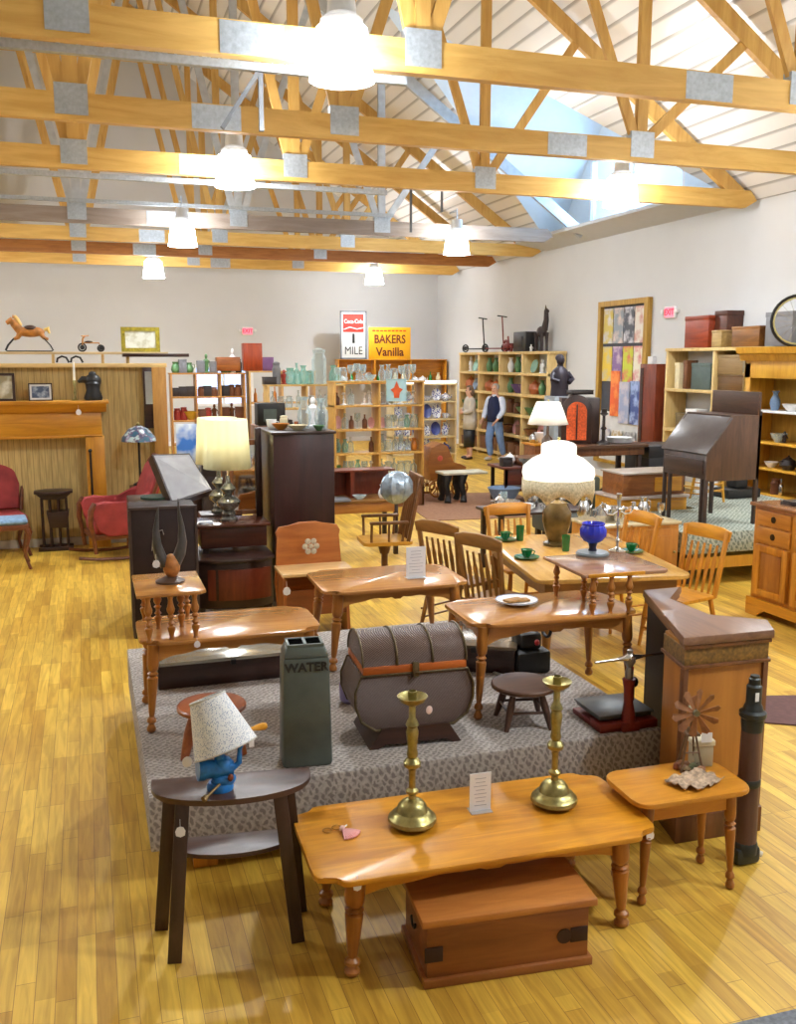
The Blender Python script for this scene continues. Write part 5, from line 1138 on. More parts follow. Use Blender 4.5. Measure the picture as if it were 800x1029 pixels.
# stained glass lamp
t = thing('stained_glass_lamp', 'table lamp with blue-green leaded glass shade by the red rocking chair', 'lamp', (.58, 11.98, 0))
part('shade', MB().lathe([(.21, 1.31), (.2, 1.36), (.12, 1.46), (.04, 1.5), (.035, 1.5), (.115, 1.45), (.195, 1.355)], n=28), blotch((50, 90, 110), (170, 190, 190), 14, (100, 60, 90)), t); part('stem', MB().cyl((0, 0, .78), (0, 0, 1.48), .014).lathe([(.09, .76), (.08, .79), (.02, .82)], n=16), IRON, t)
part('finial', MB().ball((0, 0, 1.52), .02, 8), BRASS, t)
solo('plant_stand', MB().prism(rrect(.26, .2, .03), .72, .76, 'xy').cyl((-.1, -.07, 0), (-.1, -.07, .72), .018).cyl((.1, -.07, 0), (.1, -.07, .72), .018).cyl((-.1, .07, 0), (-.1, .07, .72), .018).cyl((.1, .07, 0), (.1, .07, .72), .018), MIDW, 'small stand under the stained glass lamp', 'stand', (.58, 11.98, 0))
# red rocking chair, faces left
RED = mat((150, 52, 52), .75, vary=.25, scale=6, name='red_velvet'); FRW = wood((120, 66, 34), (84, 42, 22), .35)
t = thing('rocking_chair', 'red velvet upholstered rocking chair facing left beside the partition', 'rocking chair', (.26, 11.5, 0), -PI/2+.2)
part('seat', MB().box(-.27, .27, -.3, .25, .3, .48, .05), RED, t, ang=60)
part('back', MB().prism([(-.22, 0), (.22, 0), (.29, .25), (.31, .45), (.24, .66), (.1, .74), (-.1, .74), (-.24, .66), (-.31, .45), (-.29, .25)], -.05, .06, 'xz', .03).xf(Matrix.Translation((0, .26, .42)) @ Matrix.Rotation(-.33, 4, 'X')), RED, t, ang=60)
part('back_frame', MB().tube([(-.27, .25, .42), (-.31, .35, .68), (-.33, .42, .88), (-.25, .48, 1.08), (-.1, .5, 1.17), (.1, .5, 1.17), (.25, .48, 1.08), (.33, .42, .88), (.31, .35, .68), (.27, .25, .42)], .022, 8), FRW, t)
for s_ in (-1, 1):
    o = part('arm', MB().prism([(-.34, .62), (-.3, .68), (-.18, .7), (-.02, .66), (.12, .66), (.24, .72), (.32, .78), (.38, .72), (.36, .55), (.3, .34), (.1, .29), (-.16, .29), (-.27, .36), (-.31, .48)], s_*.29-.035, s_*.29+.035, 'yz', .02), RED, t, ang=60)
    part('arm_scroll', MB().tube([(s_*.3, -.3, .68), (s_*.32, -.35, .6), (s_*.32, -.36, .45), (s_*.31, -.33, .3), (s_*.31, -.31, .1)], [.03, .035, .03, .025, .022], 8), FRW, o)
    part('rocker', MB().tube([(s_*.3, -.5, .07), (s_*.3, -.3, .035), (s_*.3, 0, .02), (s_*.3, .3, .035), (s_*.3, .5, .09)], .02, 8).cyl((s_*.3, .2, .03), (s_*.28, .2, .3), .018), FRW, t)
part('seat_rail', MB().box(-.3, .3, -.32, .27, .25, .31, .01), FRW, t)
# red armchair at left edge, faces right
t = thing('red_armchair', 'red velvet open chair with carved wooden frame at the left picture edge', 'armchair', (-1.08, 12.0, 0), .25)
part('seat', MB().box(-.3, .3, -.28, .26, .36, .5, .05), RED, t, ang=60); part('back', MB().prism([(-.24, 0), (.3, 0), (.32, .3), (.3, .5), (.1, .56), (-.1, .56), (-.3, .5)], -.04, .05, 'xz', .03).xf(Matrix.Translation((0, .24, .5)) @ Matrix.Rotation(-.2, 4, 'X')), RED, t, ang=60)
part('back_frame', MB().tube([(-.3, .24, .48), (-.34, .3, .8), (-.3, .36, 1.0), (-.1, .38, 1.08), (.1, .38, 1.08), (.3, .36, 1.02), (.36, .3, .8), (.32, .24, .48)], .025, 8), FRW, t)
for s_ in (-1, 1):
    for y in (-.25, .22): part('leg', MB().tube([(s_*.27, y, .38), (s_*.31, y*1.05, .28), (s_*.27, y, .12), (s_*.3, y*1.15, 0)], [.03, .03, .018, .02], 8), FRW, t)
t = thing('upholstered_chair', 'side chair with pale blue padded seat and cabriole legs at the left edge', 'chair', (-.98, 11.2, 0), .1)
part('seat', MB().box(-.26, .28, -.2, .2, .5, .56, .03), mat((120, 150, 180), .7, vary=.3, scale=30), t, ang=60, label='pale blue padded seat'); part('seat_rail', MB().box(-.26, .28, -.2, .2, .44, .5, .01), FRW, t)
for s_ in (-1, 1):
    for y in (-.18, .18): part('leg', MB().tube([(s_*.24+.01, y, .46), (s_*.27+.01, y*1.05, .38), (s_*.22+.01, y, .15), (s_*.27+.01, y*1.2, 0)], [.026, .028, .016, .018], 8), FRW, t)
t = thing('magazine_table', 'small dark octagonal table with magazine trough between the red chairs', 'side table', (-.44, 12.1, 0)); 
oc = [(.24*math.cos(PI/8+PI*i/4), .2*math.sin(PI/8+PI*i/4)) for i in range(8)]
part('tabletop', MB().prism(oc, .7, .73, 'xy', .004), DARKX, t); part('apron', MB().prism([(-.2, .7), (.2, .7), (.12, .63), (-.12, .63)], -.1, .1, 'xz'), DARKX, t)
for x in (-.14, -.05, .05, .14): part('post', MB().cyl((x, -.08, .05), (x, -.08, .65), .014).cyl((x, .08, .05), (x, .08, .65), .014), DARKW, t)
part('trough', MB().prism([(-.06, .28), (.14, .28), (.17, .48), (-.09, .48)], -.11, .11, 'xz', .005), DARKX, t)
for y in (-.1, .1): part('foot', MB().box(-.2, .2, y-.02, y+.02, 0, .05, .008), DARKX, t)

# ------------------------------------------------------------------ signs on the walls
def exit_sign(label, loc, rz):
    t = thing('exit_sign', label, 'exit sign', loc, rz)
    part('housing', MB().box(-.15, .15, -.05, 0, -.1, .1, .01), WHITE, t); part('face', MB().box(-.13, .13, -.055, -.05, -.085, .085), emit((255, 120, 140), .95), t)
    text_mesh('EXIT', .14, emit((235, 30, 60), 1.), t, 'lettering', .001, FACE(0, -.057, 0), 1, .004)
    for s_ in (-1, 1): part('emergency_lamp', MB().cyl((s_*.2, -.07, .02), (s_*.2, -.01, .02), .04).cyl((s_*.14, -.03, .0), (s_*.2, -.03, .0), .012), WHITE, t)
    return t
exit_sign('glowing red exit sign on the back wall above the shelves', (4.22, 26., 3.05), 0)
exit_sign('glowing red exit sign on the right wall beside the tall poster frame', (9.7, 14.4, 3.1), -PI/2)
t = thing('mile_sign', 'tall white metal sign with red panel reading 1 MILE, standing on the rear cubbies', 'sign', (6.92, 25., 2.301))
part('plate', MB().box(-.36, .36, 0, .04, 0, 1.28, .01), mat((226, 226, 224), .4, vary=.04), t); part('rim', MB().box(-.37, .37, -.012, .0, 0, .04).box(-.37, .37, -.012, 0, 1.24, 1.28).box(-.37, -.33, -.012, 0, 0, 1.28).box(.33, .37, -.012, 0, 0, 1.28), mat((110, 112, 118), .5), t)
part('red_panel', MB().box(-.29, .29, -.008, 0, .72, 1.2), mat((206, 52, 40), .4, vary=.05), t)
text_mesh('Coca-Cola', .155, WHITE, t, 'lettering', .002, FACE(0, -.012, 1.0), .78, .001); m = MB(); m.tube([(-.27, -.01, .79), (-.1, -.01, .85), (.1, -.01, .8), (.28, -.01, .84)], .014, 6); part('white_wave', m, WHITE, t)
text_mesh('1', .36, BLACK, t, 'lettering', .002, FACE(0, -.006, .54), 1.5, .006); text_mesh('MILE', .3, BLACK, t, 'lettering', .002, FACE(0, -.006, .22), .85, .0)
t = thing('vanilla_sign', 'orange-yellow tin sign reading BAKERS Vanilla beside the mile sign', 'sign', (7.95, 25., 2.301))
part('plate', MB().box(-.6, .6, 0, .03, 0, .86, .006), mat((232, 164, 20), .4, vary=.05), t)
BRN = mat((96, 36, 16), .5)
text_mesh("BAKERS", .32, BRN, t, 'lettering', .002, FACE(0, -.004, .53), .82, .008); text_mesh('Vanilla', .32, BRN, t, 'lettering', .002, FACE(0, -.004, .19), .95, .008)
m = MB()
for i in range(9): m.box(-.5+.11*i, -.5+.11*i+.085, -.004, 0, .745, .785)
o = part('small_text_line', m, mat((200, 60, 20), .5), t); o['kind'] = 'stuff'

# ------------------------------------------------------------------ rear shelving
SH1 = PINE
unit = 'the rear wooden cubbies under the signs'
t, tw, zs = shelving('cubby_shelving', 'row of honey wood cubbies along the back wall below the two tin signs', (6.5, 25, 0), 0, 3.1, .35, 1.66, 2.3, 3, 1, OAK, OAK)
fill(tw, zs, 3.1, .35, 3, [0], 0, unit, [[('bowl', 'green', .18, .2), ('vase', 'cream', .3, .3), ('plate', 'clear glass', .3, .3), ('teapot', 'white', .2, .2), ('bottle', 'green glass', .3, .3)]], 4)
# glass display shelving in the middle
unit = 'the glassware shelving behind the armchair'
t, tw, zs = shelving('glassware_shelving', 'honey-coloured open shelving full of glassware in the middle of the hall', (3.58, 14., 0), 0, 1.42, .42, .5, 1.97, 2, 4, wood((206, 162, 84), (172, 124, 54), .45, axis=2), None)
part('base_cabinet', MB().box(-.02, 1.44, 0, .45, .0, .46), MIDW, t)
G1 = [('lamp_chimney', 'clear glass', .34, .26), ('bottle', 'clear glass', .3, .26), ('goblet', 'clear glass', .2, .22), ('jar', 'clear glass', .2, .2), ('bottle', 'brown', .24, .22), ('vase', 'greenish glass', .2, .22), ('candle_holder', 'white', .2, .2)]
fill(tw, zs, 1.42, .42, 2, [0, 1, 2, 3, 4], 0, unit, [G1+[('jar', 'green', .14, .16)], G1+[('pitcher', 'amber', .16, .18), ('bowl', 'brown', .1, .1)], G1+[('plate', 'pink', .2, .2)], G1+[('jar', 'dark', .14, .16)], [('bowl', 'clear glass', .1, .1), ('goblet', 'clear glass', .2, .24), ('vase', 'clear glass', .22, .26), ('jar', 'clear glass', .18, .2)]], 6, dense=.95)
frame('small_poster', 'pale blue card with an orange star-shaped figure on the glassware shelving', (4.55, 13.97, 1.66), .32, .34, .01, mat((170, 206, 214), .5), mat((170, 206, 214), .5, vary=.03), tilt=0, cat='card')
m = MB().prism([(.0, .13), (.04, .03), (.1, .0), (.05, -.05), (.04, -.13), (-.04, -.13), (-.05, -.05), (-.1, 0), (-.04, .03)], -.004, 0, 'xz'); o = part('orange_figure', m, mat((206, 84, 34), .5), COL.objects[-3] if False else [q for q in COL.objects if q.name.startswith('small_poster')][0]); o.location = (0, -.002, .18)
# white lit rack of blue china
unit = 'the white rack of blue china'
t, tw, zs = shelving('china_rack', 'bright white-topped rack of blue and white china left of the two people', (5.32, 16.5, 0), 0, 1.22, .4, .56, 1.86, 1, 4, wood((226, 206, 160), (200, 176, 122), .45, axis=2), None)
part('light_tube', MB().cyl((.03, -.03, 1.89), (1.2, -.03, 1.89), .022), emit((240, 240, 255), 3.0), t, 'lit white tube along the top')
fill(tw, zs, 1.22, .4, 1, [0, 1, 2, 3], 0, unit, [[('plate', 'blue and white', .3, .26), ('teapot', 'blue', .2, .2), ('bowl', 'blue and white', .12, .12)], [('plate', 'blue', .3, .26), ('pitcher', 'blue and white', .2, .22)], [('plate', 'blue and white', .3, .28), ('plate', 'blue', .3, .3), ('cup', 'blue and white', .14, .1)], [('teapot', 'blue and white', .18, .18), ('bowl', 'blue and white', .12, .1), ('plate', 'blue and white', .26, .24)]], 6)
# shelving B with glass jars on top, behind the wardrobe
unit = 'the pale shelving behind the dark wardrobe'
t, tw, zs = shelving('jar_shelving', 'pale pine shelving topped with big glass jars, behind the dark wardrobe', (2.75, 15., 0), 0, 1.25, .4, .4, 1.9, 2, 4, PINE, None)
fill(tw, zs, 1.25, .4, 2, [1, 2, 3], 0, unit, [G1, [('box', 'dark', .14, .2), ('jar', 'grey', .16, .2), ('bottle', 'dark', .24, .26)], [('jar', 'dark', .16, .2), ('goblet', 'white', .2, .24), ('bottle', 'brown', .22, .24)], [('bottle', 'clear glass', .24, .26), ('figurine', 'brown', .3, .26), ('jar', 'clear glass', .18, .22)]], 4)
for (x, k, c, w, h, lab) in ((3.62, 'jar', CLEAR, .36, .58, 'very large clear glass apothecary jar on the pale shelving'), (3.25, 'bottle', PAL['greenish glass'], .34, .34, 'greenish glass bottle left of the large apothecary jar'), (3.36, 'vase', PAL['greenish glass'], .3, .3, 'greenish glass vase beside the large apothecary jar'), (3.14, 'pitcher', PAL['greenish glass'], .26, .26, 'greenish glass pitcher on top of the pale shelving'), (3.47, 'jar', PAL['greenish glass'], .2, .22, 'short greenish jar touching the large apothecary jar'), (3.86, 'vase', PAL['greenish glass'], .28, .3, 'greenish glass vase right of the large apothecary jar'), (3.95, 'bottle', PAL['greenish glass'], .22, .24, 'small greenish bottle at the right end of the pale shelving'), (3.04, 'figurine', PAL['red'], .28, .24, 'red figurine on top of the pale shelving'), (2.92, 'jar', PAL['grey'], .2, .36, 'grey metal canister with dark lid on the pale shelving'), (2.8, 'box', PAL['dark'], .2, .12, 'low black box at the left end of the pale shelving')):
    ware(k, c, '', '', tw(x-2.75, .2, 1.902), w, h, label=lab)
# shelving A at the left rear
unit = 'the cluttered rear shelving beside the partition'
t, tw, zs = shelving('clutter_shelving', 'tall cluttered wooden shelving right of the beadboard partition', (1.5, 18, 0), 0, 1.35, .4, .3, 2.05, 3, 4, wood((190, 134, 66), (150, 98, 40), .5, axis=2), None)
fill(tw, zs, 1.35, .4, 3, [1, 2, 3, 4], 0, unit, [G1, [('box', 'brown', .2, .2), ('jar', 'red', .2, .22), ('book', 'wooden', .06, .24), ('bowl', 'orange', .12, .14)], [('jar', 'red', .2, .24), ('box', 'brown', .2, .22), ('figurine', 'brown', .3, .3), ('bowl', 'yellow', .16, .16)], [('box', 'dark', .2, .18), ('teapot', 'grey', .2, .24), ('jar', 'brown', .2, .2)], [('figurine', 'green', .34, .38), ('box', 'grey', .22, .24), ('vase', 'cream', .3, .24), ('pitcher', 'green', .24, .22), ('jar', 'dark', .24, .3)]], 3)
unit = 'the rear shelving in front of the window'
t, tw, zs = shelving('window_shelving', 'rear shelving with tall brown cabinets on top, in front of the bright window', (2.95, 18, 0), 0, 1.25, .4, .3, 2.08, 2, 3, wood((200, 160, 100), (168, 122, 64), .5, axis=2), None)
fill(tw, zs, 1.25, .4, 2, [1, 2], 0, unit, [G1, [('vase', 'cream', .24, .26), ('bottle', 'brown', .24, .3), ('goblet', 'orange', .22, .2)], [('candle_holder', 'brown', .24, .34), ('bottle', 'amber', .2, .28)]], 3, dense=.7)
solo('cabinet_box', MB().box(-.18, .18, -.12, .12, 0, .52, .01).box(-.14, .14, -.13, -.12, .05, .47, .01), wood((166, 66, 24), (120, 40, 14), .35, axis=2), 'tall glossy red-brown cabinet box atop the rear shelving, under the exit sign', 'box', tw(.08, .2, 2.081))
solo('wooden_case', MB().box(-.22, .22, -.12, .12, 0, .26, .01).box(-.2, .2, -.13, -.12, .03, .23, .006), wood((160, 92, 34), (118, 60, 20), .4), 'low brown wooden case left of the tall red-brown cabinet box', 'box', tw(-.38, .2, 2.081))
solo('purple_screen', MB().box(-.12, .12, -.1, .1, 0, .26, .008).box(-.1, .06, -.11, -.1, .04, .22), mat((110, 70, 110), .4), 'small purplish framed box right of the tall red-brown cabinet box', 'box', tw(.36, .2, 2.081))
ware('figurine', PAL['white'], '', '', (2.66, 18.2, 2.052), .34, .46, label='white and dark figurine left of the low brown wooden case')
# blue framed poster & dark speaker near the partition end
solo('blue_print', MB().box(-.16, .16, 0, .02, 0, .78, .004), blotch((70, 130, 220), (230, 240, 250), 3), 'bright blue and white print leaning beside the partition end', 'picture', (1.33, 13.6, .62))
solo('print_easel', MB().box(-.2, .2, -.05, .3, 0, .62, .005), DARKX, 'dark stand under the bright blue print', 'stand', (1.33, 13.6, 0))
solo('dark_speaker', MB().box(-.13, .13, 0, .2, 0, 1.4, .01).box(-.11, .11, -.012, 0, .7, 1.36, .006), mat((40, 34, 44), .5), 'tall narrow dark cabinet right of the blue print', 'cabinet', (1.6, 13.2, 0))
# right-hand bookcase along the wall
BC = wood((222, 194, 136), (196, 164, 100), .5, axis=2)
unit = 'the long pine bookcase behind the two people'
t, tw, zs = shelving('pine_bookcase', 'long pine bookcase full of china along the right wall behind the two people', (9.25, 23.1, 0), -PI/2, 4.95, .42, .12, 2.47, 4, 5, BC, None, thick=.06)
part('back_panel', MB().box(0, 4.95, .4, .42, .12, 1.9), mat((196, 178, 140), .8), t)
fill(tw, zs, 4.95, .42, 4, [0, 1, 2, 3, 4], -PI/2, unit, [
 [('box', 'wooden', .4, .3), ('box', 'brown', .36, .24)], [('plate', 'pink', .4, .34), ('bowl', 'brown', .24, .2), ('box', 'brown', .3, .2)],
 [('bowl', 'green', .24, .2), ('vase', 'green', .34, .34), ('plate', 'red', .36, .32), ('jar', 'brown', .3, .3)],
 [('plate', 'blue-grey', .4, .36), ('jar', 'silver', .3, .3), ('vase', 'green', .34, .34), ('teapot', 'orange', .3, .32), ('bowl', 'purple', .2, .2)],
 [('vase', 'green', .34, .34), ('figurine', 'white', .4, .36), ('bowl', 'yellow', .26, .26), ('plate', 'greenish glass', .4, .34), ('vase', 'white', .3, .34)]], 3)
# scooters, violins etc on top
def scooter(label, loc, rz, m1):
    t = thing('push_scooter', label, 'scooter', loc, rz)
    part('deck', MB().box(-.3, .25, -.05, .05, .07, .1, .01), m1, t)
    for x in (-.33, .3): part('wheel', MB().ring((x, 0, .1), .085, .018, 'y').cyl((x, -.02, .1), (x, .02, .1), .05), BLACK, t)
    part('handle_post', MB().cyl((-.3, 0, .12), (-.24, 0, .82), .016), m1, t); part('handlebar', MB().cyl((-.24, -.16, .82), (-.24, .16, .84), .014), IRON, t)
    return t
scooter('dark push scooter on the pine bookcase, leftmost of the toys', (9.33, 22.3, 2.47), PI/2+.5, IRON); scooter('red-wheeled push scooter on the pine bookcase right of the dark one', (9.33, 21.1, 2.47), PI/2+.4, mat((120, 36, 30), .5))
solo('toy_tractor', MB().box(-.1, .1, -.2, .1, .08, .2, .03).ring((0, .1, .14), .12, .03, 'x').ring((0, -.16, .09), .08, .03, 'x').cyl((0, -.05, .2), (0, -.02, .36), .02), mat((120, 40, 36), .5), 'small dark red toy vehicle at the foot of the second scooter', 'toy', (9.45, 20.6, 2.47))
solo('black_case', MB().box(-.14, .14, -.34, .3, 0, .44, .02).box(-.16, -.14, -.2, .2, .1, .34, .01), BLACK, 'black box on the pine bookcase left of the dark carved figure', 'box', (9.45, 19.7, 2.47))
t = thing('carved_animal', 'dark carved standing animal figure on top of the pine bookcase', 'statue', (9.45, 18.85, 2.47), 0); m = MB().ball((0, .0, .42), (.1, .17, .12), 12).tube([(0, -.12, .46), (0, -.2, .66), (0, -.19, .86)], [.08, .06, .05], 8).tube([(0, -.19, .86), (0, -.28, .84)], [.05, .03], 8)
for y in (-.12, .13):
    for x in (-.06, .06): m.tube([(x, y, .4), (x, y*1.1, .2), (x, y*1.15, 0)], [.05, .03, .03], 8)
part('body', m, mat((48, 34, 34), .5), t); part('ear', MB().cyl((0, -.17, .9), (0, -.16, .98), .02, .004), mat((48, 34, 34), .5), t)
ware('figurine', PAL['white'], '', '', (9.4, 19.25, 2.47), .2, .16, label='small white figurine before the dark carved animal')
# tall framed window with posters
struct('window_3', MB().box(9.6, 9.7, 15.0, 15.12, .36, 3.3).box(9.6, 9.7, 16.64, 16.74, .36, 3.3).box(9.6, 9.7, 15.0, 16.74, 3.3, 3.4).box(9.6, 9.7, 15.0, 16.74, .3, .36), wood((190, 150, 62), (150, 108, 34), .45, axis=2))
tt = thing('poster_board', 'tall dark board with shelf, filling the honey wood frame on the right wall', 'board', (9.68, 15.87, 0))
part('panel', MB().box(-.01, .01, -.75, .75, .36, 3.3), mat((60, 62, 70), .6), tt); part('white_panel', MB().box(-.02, -.01, -.75, .75, .36, 1.3), mat((206, 206, 204), .6, vary=.1, scale=5), tt)
pc = [((200, 180, 90), (200, 200, 206)), ((140, 150, 160), (210, 190, 180)), ((80, 84, 96), (206, 206, 214)), ((220, 216, 206), (196, 150, 140)), ((216, 186, 60), (190, 180, 150)), ((130, 100, 150), (200, 180, 190)), ((190, 200, 60), (206, 110, 90)), ((226, 220, 200), (206, 130, 130))]
nm = ['yellow and grey', 'grey-green', 'black and white', 'cream and rose', 'golden yellow', 'violet', 'lime and coral', 'pale cream']
for i in range(8):
    c_, r_ = i % 4, i//4
    solo('magazine_poster', MB().box(-.012, .0, -.17, .17, 0, .66), blotch(pc[i][0], pc[i][1], 5), f'{nm[i]} poster in the {"upper" if r_ == 0 else "lower"} row inside the tall frame', 'poster', (9.664, 15.87+.555-.37*c_, 2.6-.72*r_))
for (y, w, h, z, c, lab) in ((16.07, .16, .86, 1.22, ((216, 90, 30), (236, 140, 60)), 'long orange hanging poster in the tall frame'), (15.72, .2, .78, 1.1, ((150, 160, 190), (196, 190, 200)), 'lavender hanging poster in the tall frame'), (15.37, .18, .8, 1.1, ((60, 80, 140), (160, 180, 220)), 'blue hanging poster in the tall frame')):
    solo('hanging_poster', MB().box(-.012, 0, -w, w, 0, h), blotch(c[0], c[1], 5), lab, 'poster', (9.645, y, z))
for (y, c, lab) in ((16.37, ((200, 196, 196), (150, 150, 170)), 'leftmost'), (15.92, ((180, 160, 120), (226, 226, 226)), 'middle'), (15.47, ((130, 130, 130), (206, 206, 206)), 'rightmost')):
    solo('leaning_print', MB().box(-.012, 0, -.19, .19, 0, .46), blotch(c[0], c[1], 7), f'{lab} of the three pale prints at the bottom of the tall frame', 'print', (9.63, y, .5))
# dark red cupboard and white trim
struct('trim_6', MB().box(9.62, 9.7, 14.82, 14.96, 0, 2.35), WHITE)
t = thing('red_cupboard', 'tall dark red-brown cupboard between the tall frame and the pale shelves', 'cupboard', (9.38, 14.42, 0)); part('body', MB().box(-.1, .28, -.26, .24, 0, 2.22, .01), REDW, t); part('dark_strip', MB().box(-.11, -.1, .12, .2, .1, 2.15), DARKX, t)
# wall shelves with boxes
unit = 'the pale open shelves at the right wall'
t, tw, zs = shelving('box_shelving', 'pale pine open shelves full of old boxes on the right wall', (9.28, 13.86, 0), -PI/2, 2.52, .4, 1.16, 2.48, 2, 2, BC, None, thick=.05)
part('lower_panel', MB().box(1.3, 2.5, .0, .03, .66, 1.12), YELP, t, 'yellow lower panel'); part('foot_shelf', MB().box(0, 2.5, .05, .4, .2, .24), BC, t)
for (lx, z, w, d, h, m_, lab) in ((.28, 1.822, .12, .2, .42, PAL['cream'], 'thin cream bottle-like tin at the left of the upper pale shelf'), (.5, 1.822, .1, .2, .46, PAL['wooden'], 'narrow brown box at the left of the upper pale shelf'), (.88, 1.822, .5, .3, .42, mat((78, 92, 88), .5), 'dark grey-green tin box on the upper pale shelf'),
    (1.62, 1.822, .6, .3, .24, wood((116, 84, 46), (80, 54, 28)), 'long brown wooden box on the upper pale shelf'), (2.15, 1.822, .5, .3, .28, wood((156, 130, 80), (120, 96, 54)), 'tan wooden box on the upper pale shelf'), (2.4, 1.822, .1, .28, .36, PAL['red'], 'small rust-red tin at the right end of the upper pale shelf'),
    (1.6, 2.065, .6, .3, .3, wood((150, 124, 84), (116, 90, 54)), 'tan crate stacked on the long brown box'), (2.15, 2.105, .52, .3, .28, wood((150, 140, 116), (120, 108, 84)), 'grey-tan crate stacked on the tan wooden box'),
    (.72, 1.162, .3, .2, .34, WHITE, 'white framed card on the lower pale shelf'), (.4, 1.162, .3, .3, .26, wood((120, 100, 60), (84, 66, 36)), 'olive-brown box on the lower pale shelf'), (1.0, 1.162, .2, .2, .3, PAL['dark'], 'dark bottle-shaped tin on the lower pale shelf'), (2.0, 1.162, .8, .3, .34, mat((186, 186, 180), .5), 'pale grey chest on the lower pale shelf'), (2.38, 1.162, .18, .25, .2, PAL['dark'], 'small dark case at the right of the lower pale shelf'),
    (.78, 2.482, .62, .4, .5, wood((152, 62, 30), (112, 38, 18)), 'large red-brown lettered wooden crate on top of the pale shelves'), (1.35, 2.482, .3, .3, .56, wood((90, 48, 30), (60, 30, 20)), 'dark brown upright box behind the red-brown crate'), (1.42, 2.482, .24, .2, .26, wood((186, 156, 100), (150, 120, 70)), 'small pale wooden box beside the red-brown crate'), (1.95, 2.482, .62, .36, .3, wood((140, 92, 40), (96, 58, 24)), 'wide brown crate on top of the pale shelves'), (2.62, 2.482, .55, .3, .48, PAL['grey'], 'grey metal case behind the wire wheel')):
    yy = .2 if d > .2 else .12
    if 'behind the red-brown' in lab: yy = .26; lx = 1.24
    if 'small pale wooden' in lab: yy = .1; lx = 1.3
    p = tw(lx, yy, z)
    b_ = MB().box(-w/2, w/2, -d/2, d/2, 0, h*.93, .008).box(-w/2-.006, w/2+.006, -d/2-.006, d/2+.006, h*.86, h, .006)
    solo('wooden_box' if 'wood' in lab or 'crate' in lab or 'brown' in lab else 'old_tin', b_, m_, lab, 'box', p, -PI/2)
# wire wheel on the yellow cabinet
t = thing('wagon_wheel', 'thin cream and black bicycle wheel leaning on top of the yellow cabinet', 'wheel', (8.98, 10.45, 2.8)); WM = Matrix.Rotation(-.6, 4, 'Z')
part('tyre', MB().ring((0, 0, 0), .33, .02, 'y').xf(WM), BLACK, t); part('rim', MB().ring((0, -.01, 0), .3, .012, 'y').xf(WM), mat((200, 190, 130), .4), t)
m = MB()
for i in range(16): m.cyl((.02*math.cos(PI*i/8+.5), 0, .02*math.sin(PI*i/8+.5)), (.3*math.cos(PI*i/8), 0, .3*math.sin(PI*i/8)), .002, n=4)
part('spokes', m.xf(WM), SILVER, t); part('hub', MB().cyl((0, -.05, 0), (0, .05, 0), .025).xf(WM), SILVER, t)
# tall yellow cabinet
t = thing('yellow_cabinet', 'tall yellow pine bookcase with shelves of trinkets at the right picture edge', 'cabinet', (8.6, 10.98, 0), -PI/2)
part('frame', MB().box(0, .12, 0, .03, 0, 2.25, .004).box(1.2, 1.32, 0, .03, 0, 2.25, .004).box(0, 1.32, 0, .03, 2.05, 2.3, .004).box(0, .02, 0, .5, 0, 2.3).box(1.3, 1.32, 0, .5, 0, 2.3), YELP, t)
part('back', MB().box(0, 1.32, .48, .5, 0, 2.3), wood((190, 150, 60), (160, 120, 40), .5, axis=2), t)
part('cornice', MB().prism([(-.03, 2.28), (.5, 2.28), (.5, 2.46), (-.12, 2.46), (-.1, 2.38), (-.05, 2.36)], -.07, 1.39, 'yz').xf(Matrix()), YELP, t)
for z in (.1, .5, .85, 1.2, 1.62): part('shelf', MB().box(.02, 1.3, .02, .48, z-.025, z, .002), WHITE if z == 1.62 else YELP, t)
for i, (z, k, c, w, h) in enumerate(((1.62, 'vase', 'blue-grey', .26, .26), (1.2, 'bowl', 'clear glass', .12, .12), (1.2, 'figurine', 'dark', .2, .16), (.85, 'teapot', 'dark', .2, .2), (.85, 'bowl', 'white', .1, .08), (.5, 'jar', 'brown', .2, .22), (.5, 'bottle', 'silver', .2, .22), (1.62, 'bowl', 'white', .14, .1))):
    ware(k, PAL[c], '', '', (8.78, 10.55-.11*(i % 4), z), w, h, label=f'{c} {k.replace("_", " ")} on the {dict(((1.62, "top"), (1.2, "second"), (.85, "third"), (.5, "fourth")))[z]} shelf of the tall yellow bookcase')
t = thing('chrome_clock', 'round chrome dial hanging by the yellow cabinet edge', 'clock', (8.4, 10.98, 1.12)); part('dial', MB().lathe([(.1, 0), (.1, .02), (0, .025)], n=24).xf(Matrix.Rotation(PI/2, 4, 'X')), SILVER, t); part('hanger', MB().bar((0, 0, .1), (-.06, 0, .5), .02, .01).box(-.09, .0, -.01, .01, .28, .62), DARKX, t)
# low things by the wall
solo('black_machine', MB().box(-.25, .25, -.16, .16, 0, .12, .02).box(-.1, .1, -.1, .1, .12, .3, .03), BLACK, 'black machine on the low shelf right of the slant desk', 'machine', (7.85, 10.05, .56)); solo('white_paper', MB().box(-.16, .16, -.02, .02, 0, .2, .002), WHITE, 'white card leaning left of the black machine', 'card', (7.5, 10.2, .56))

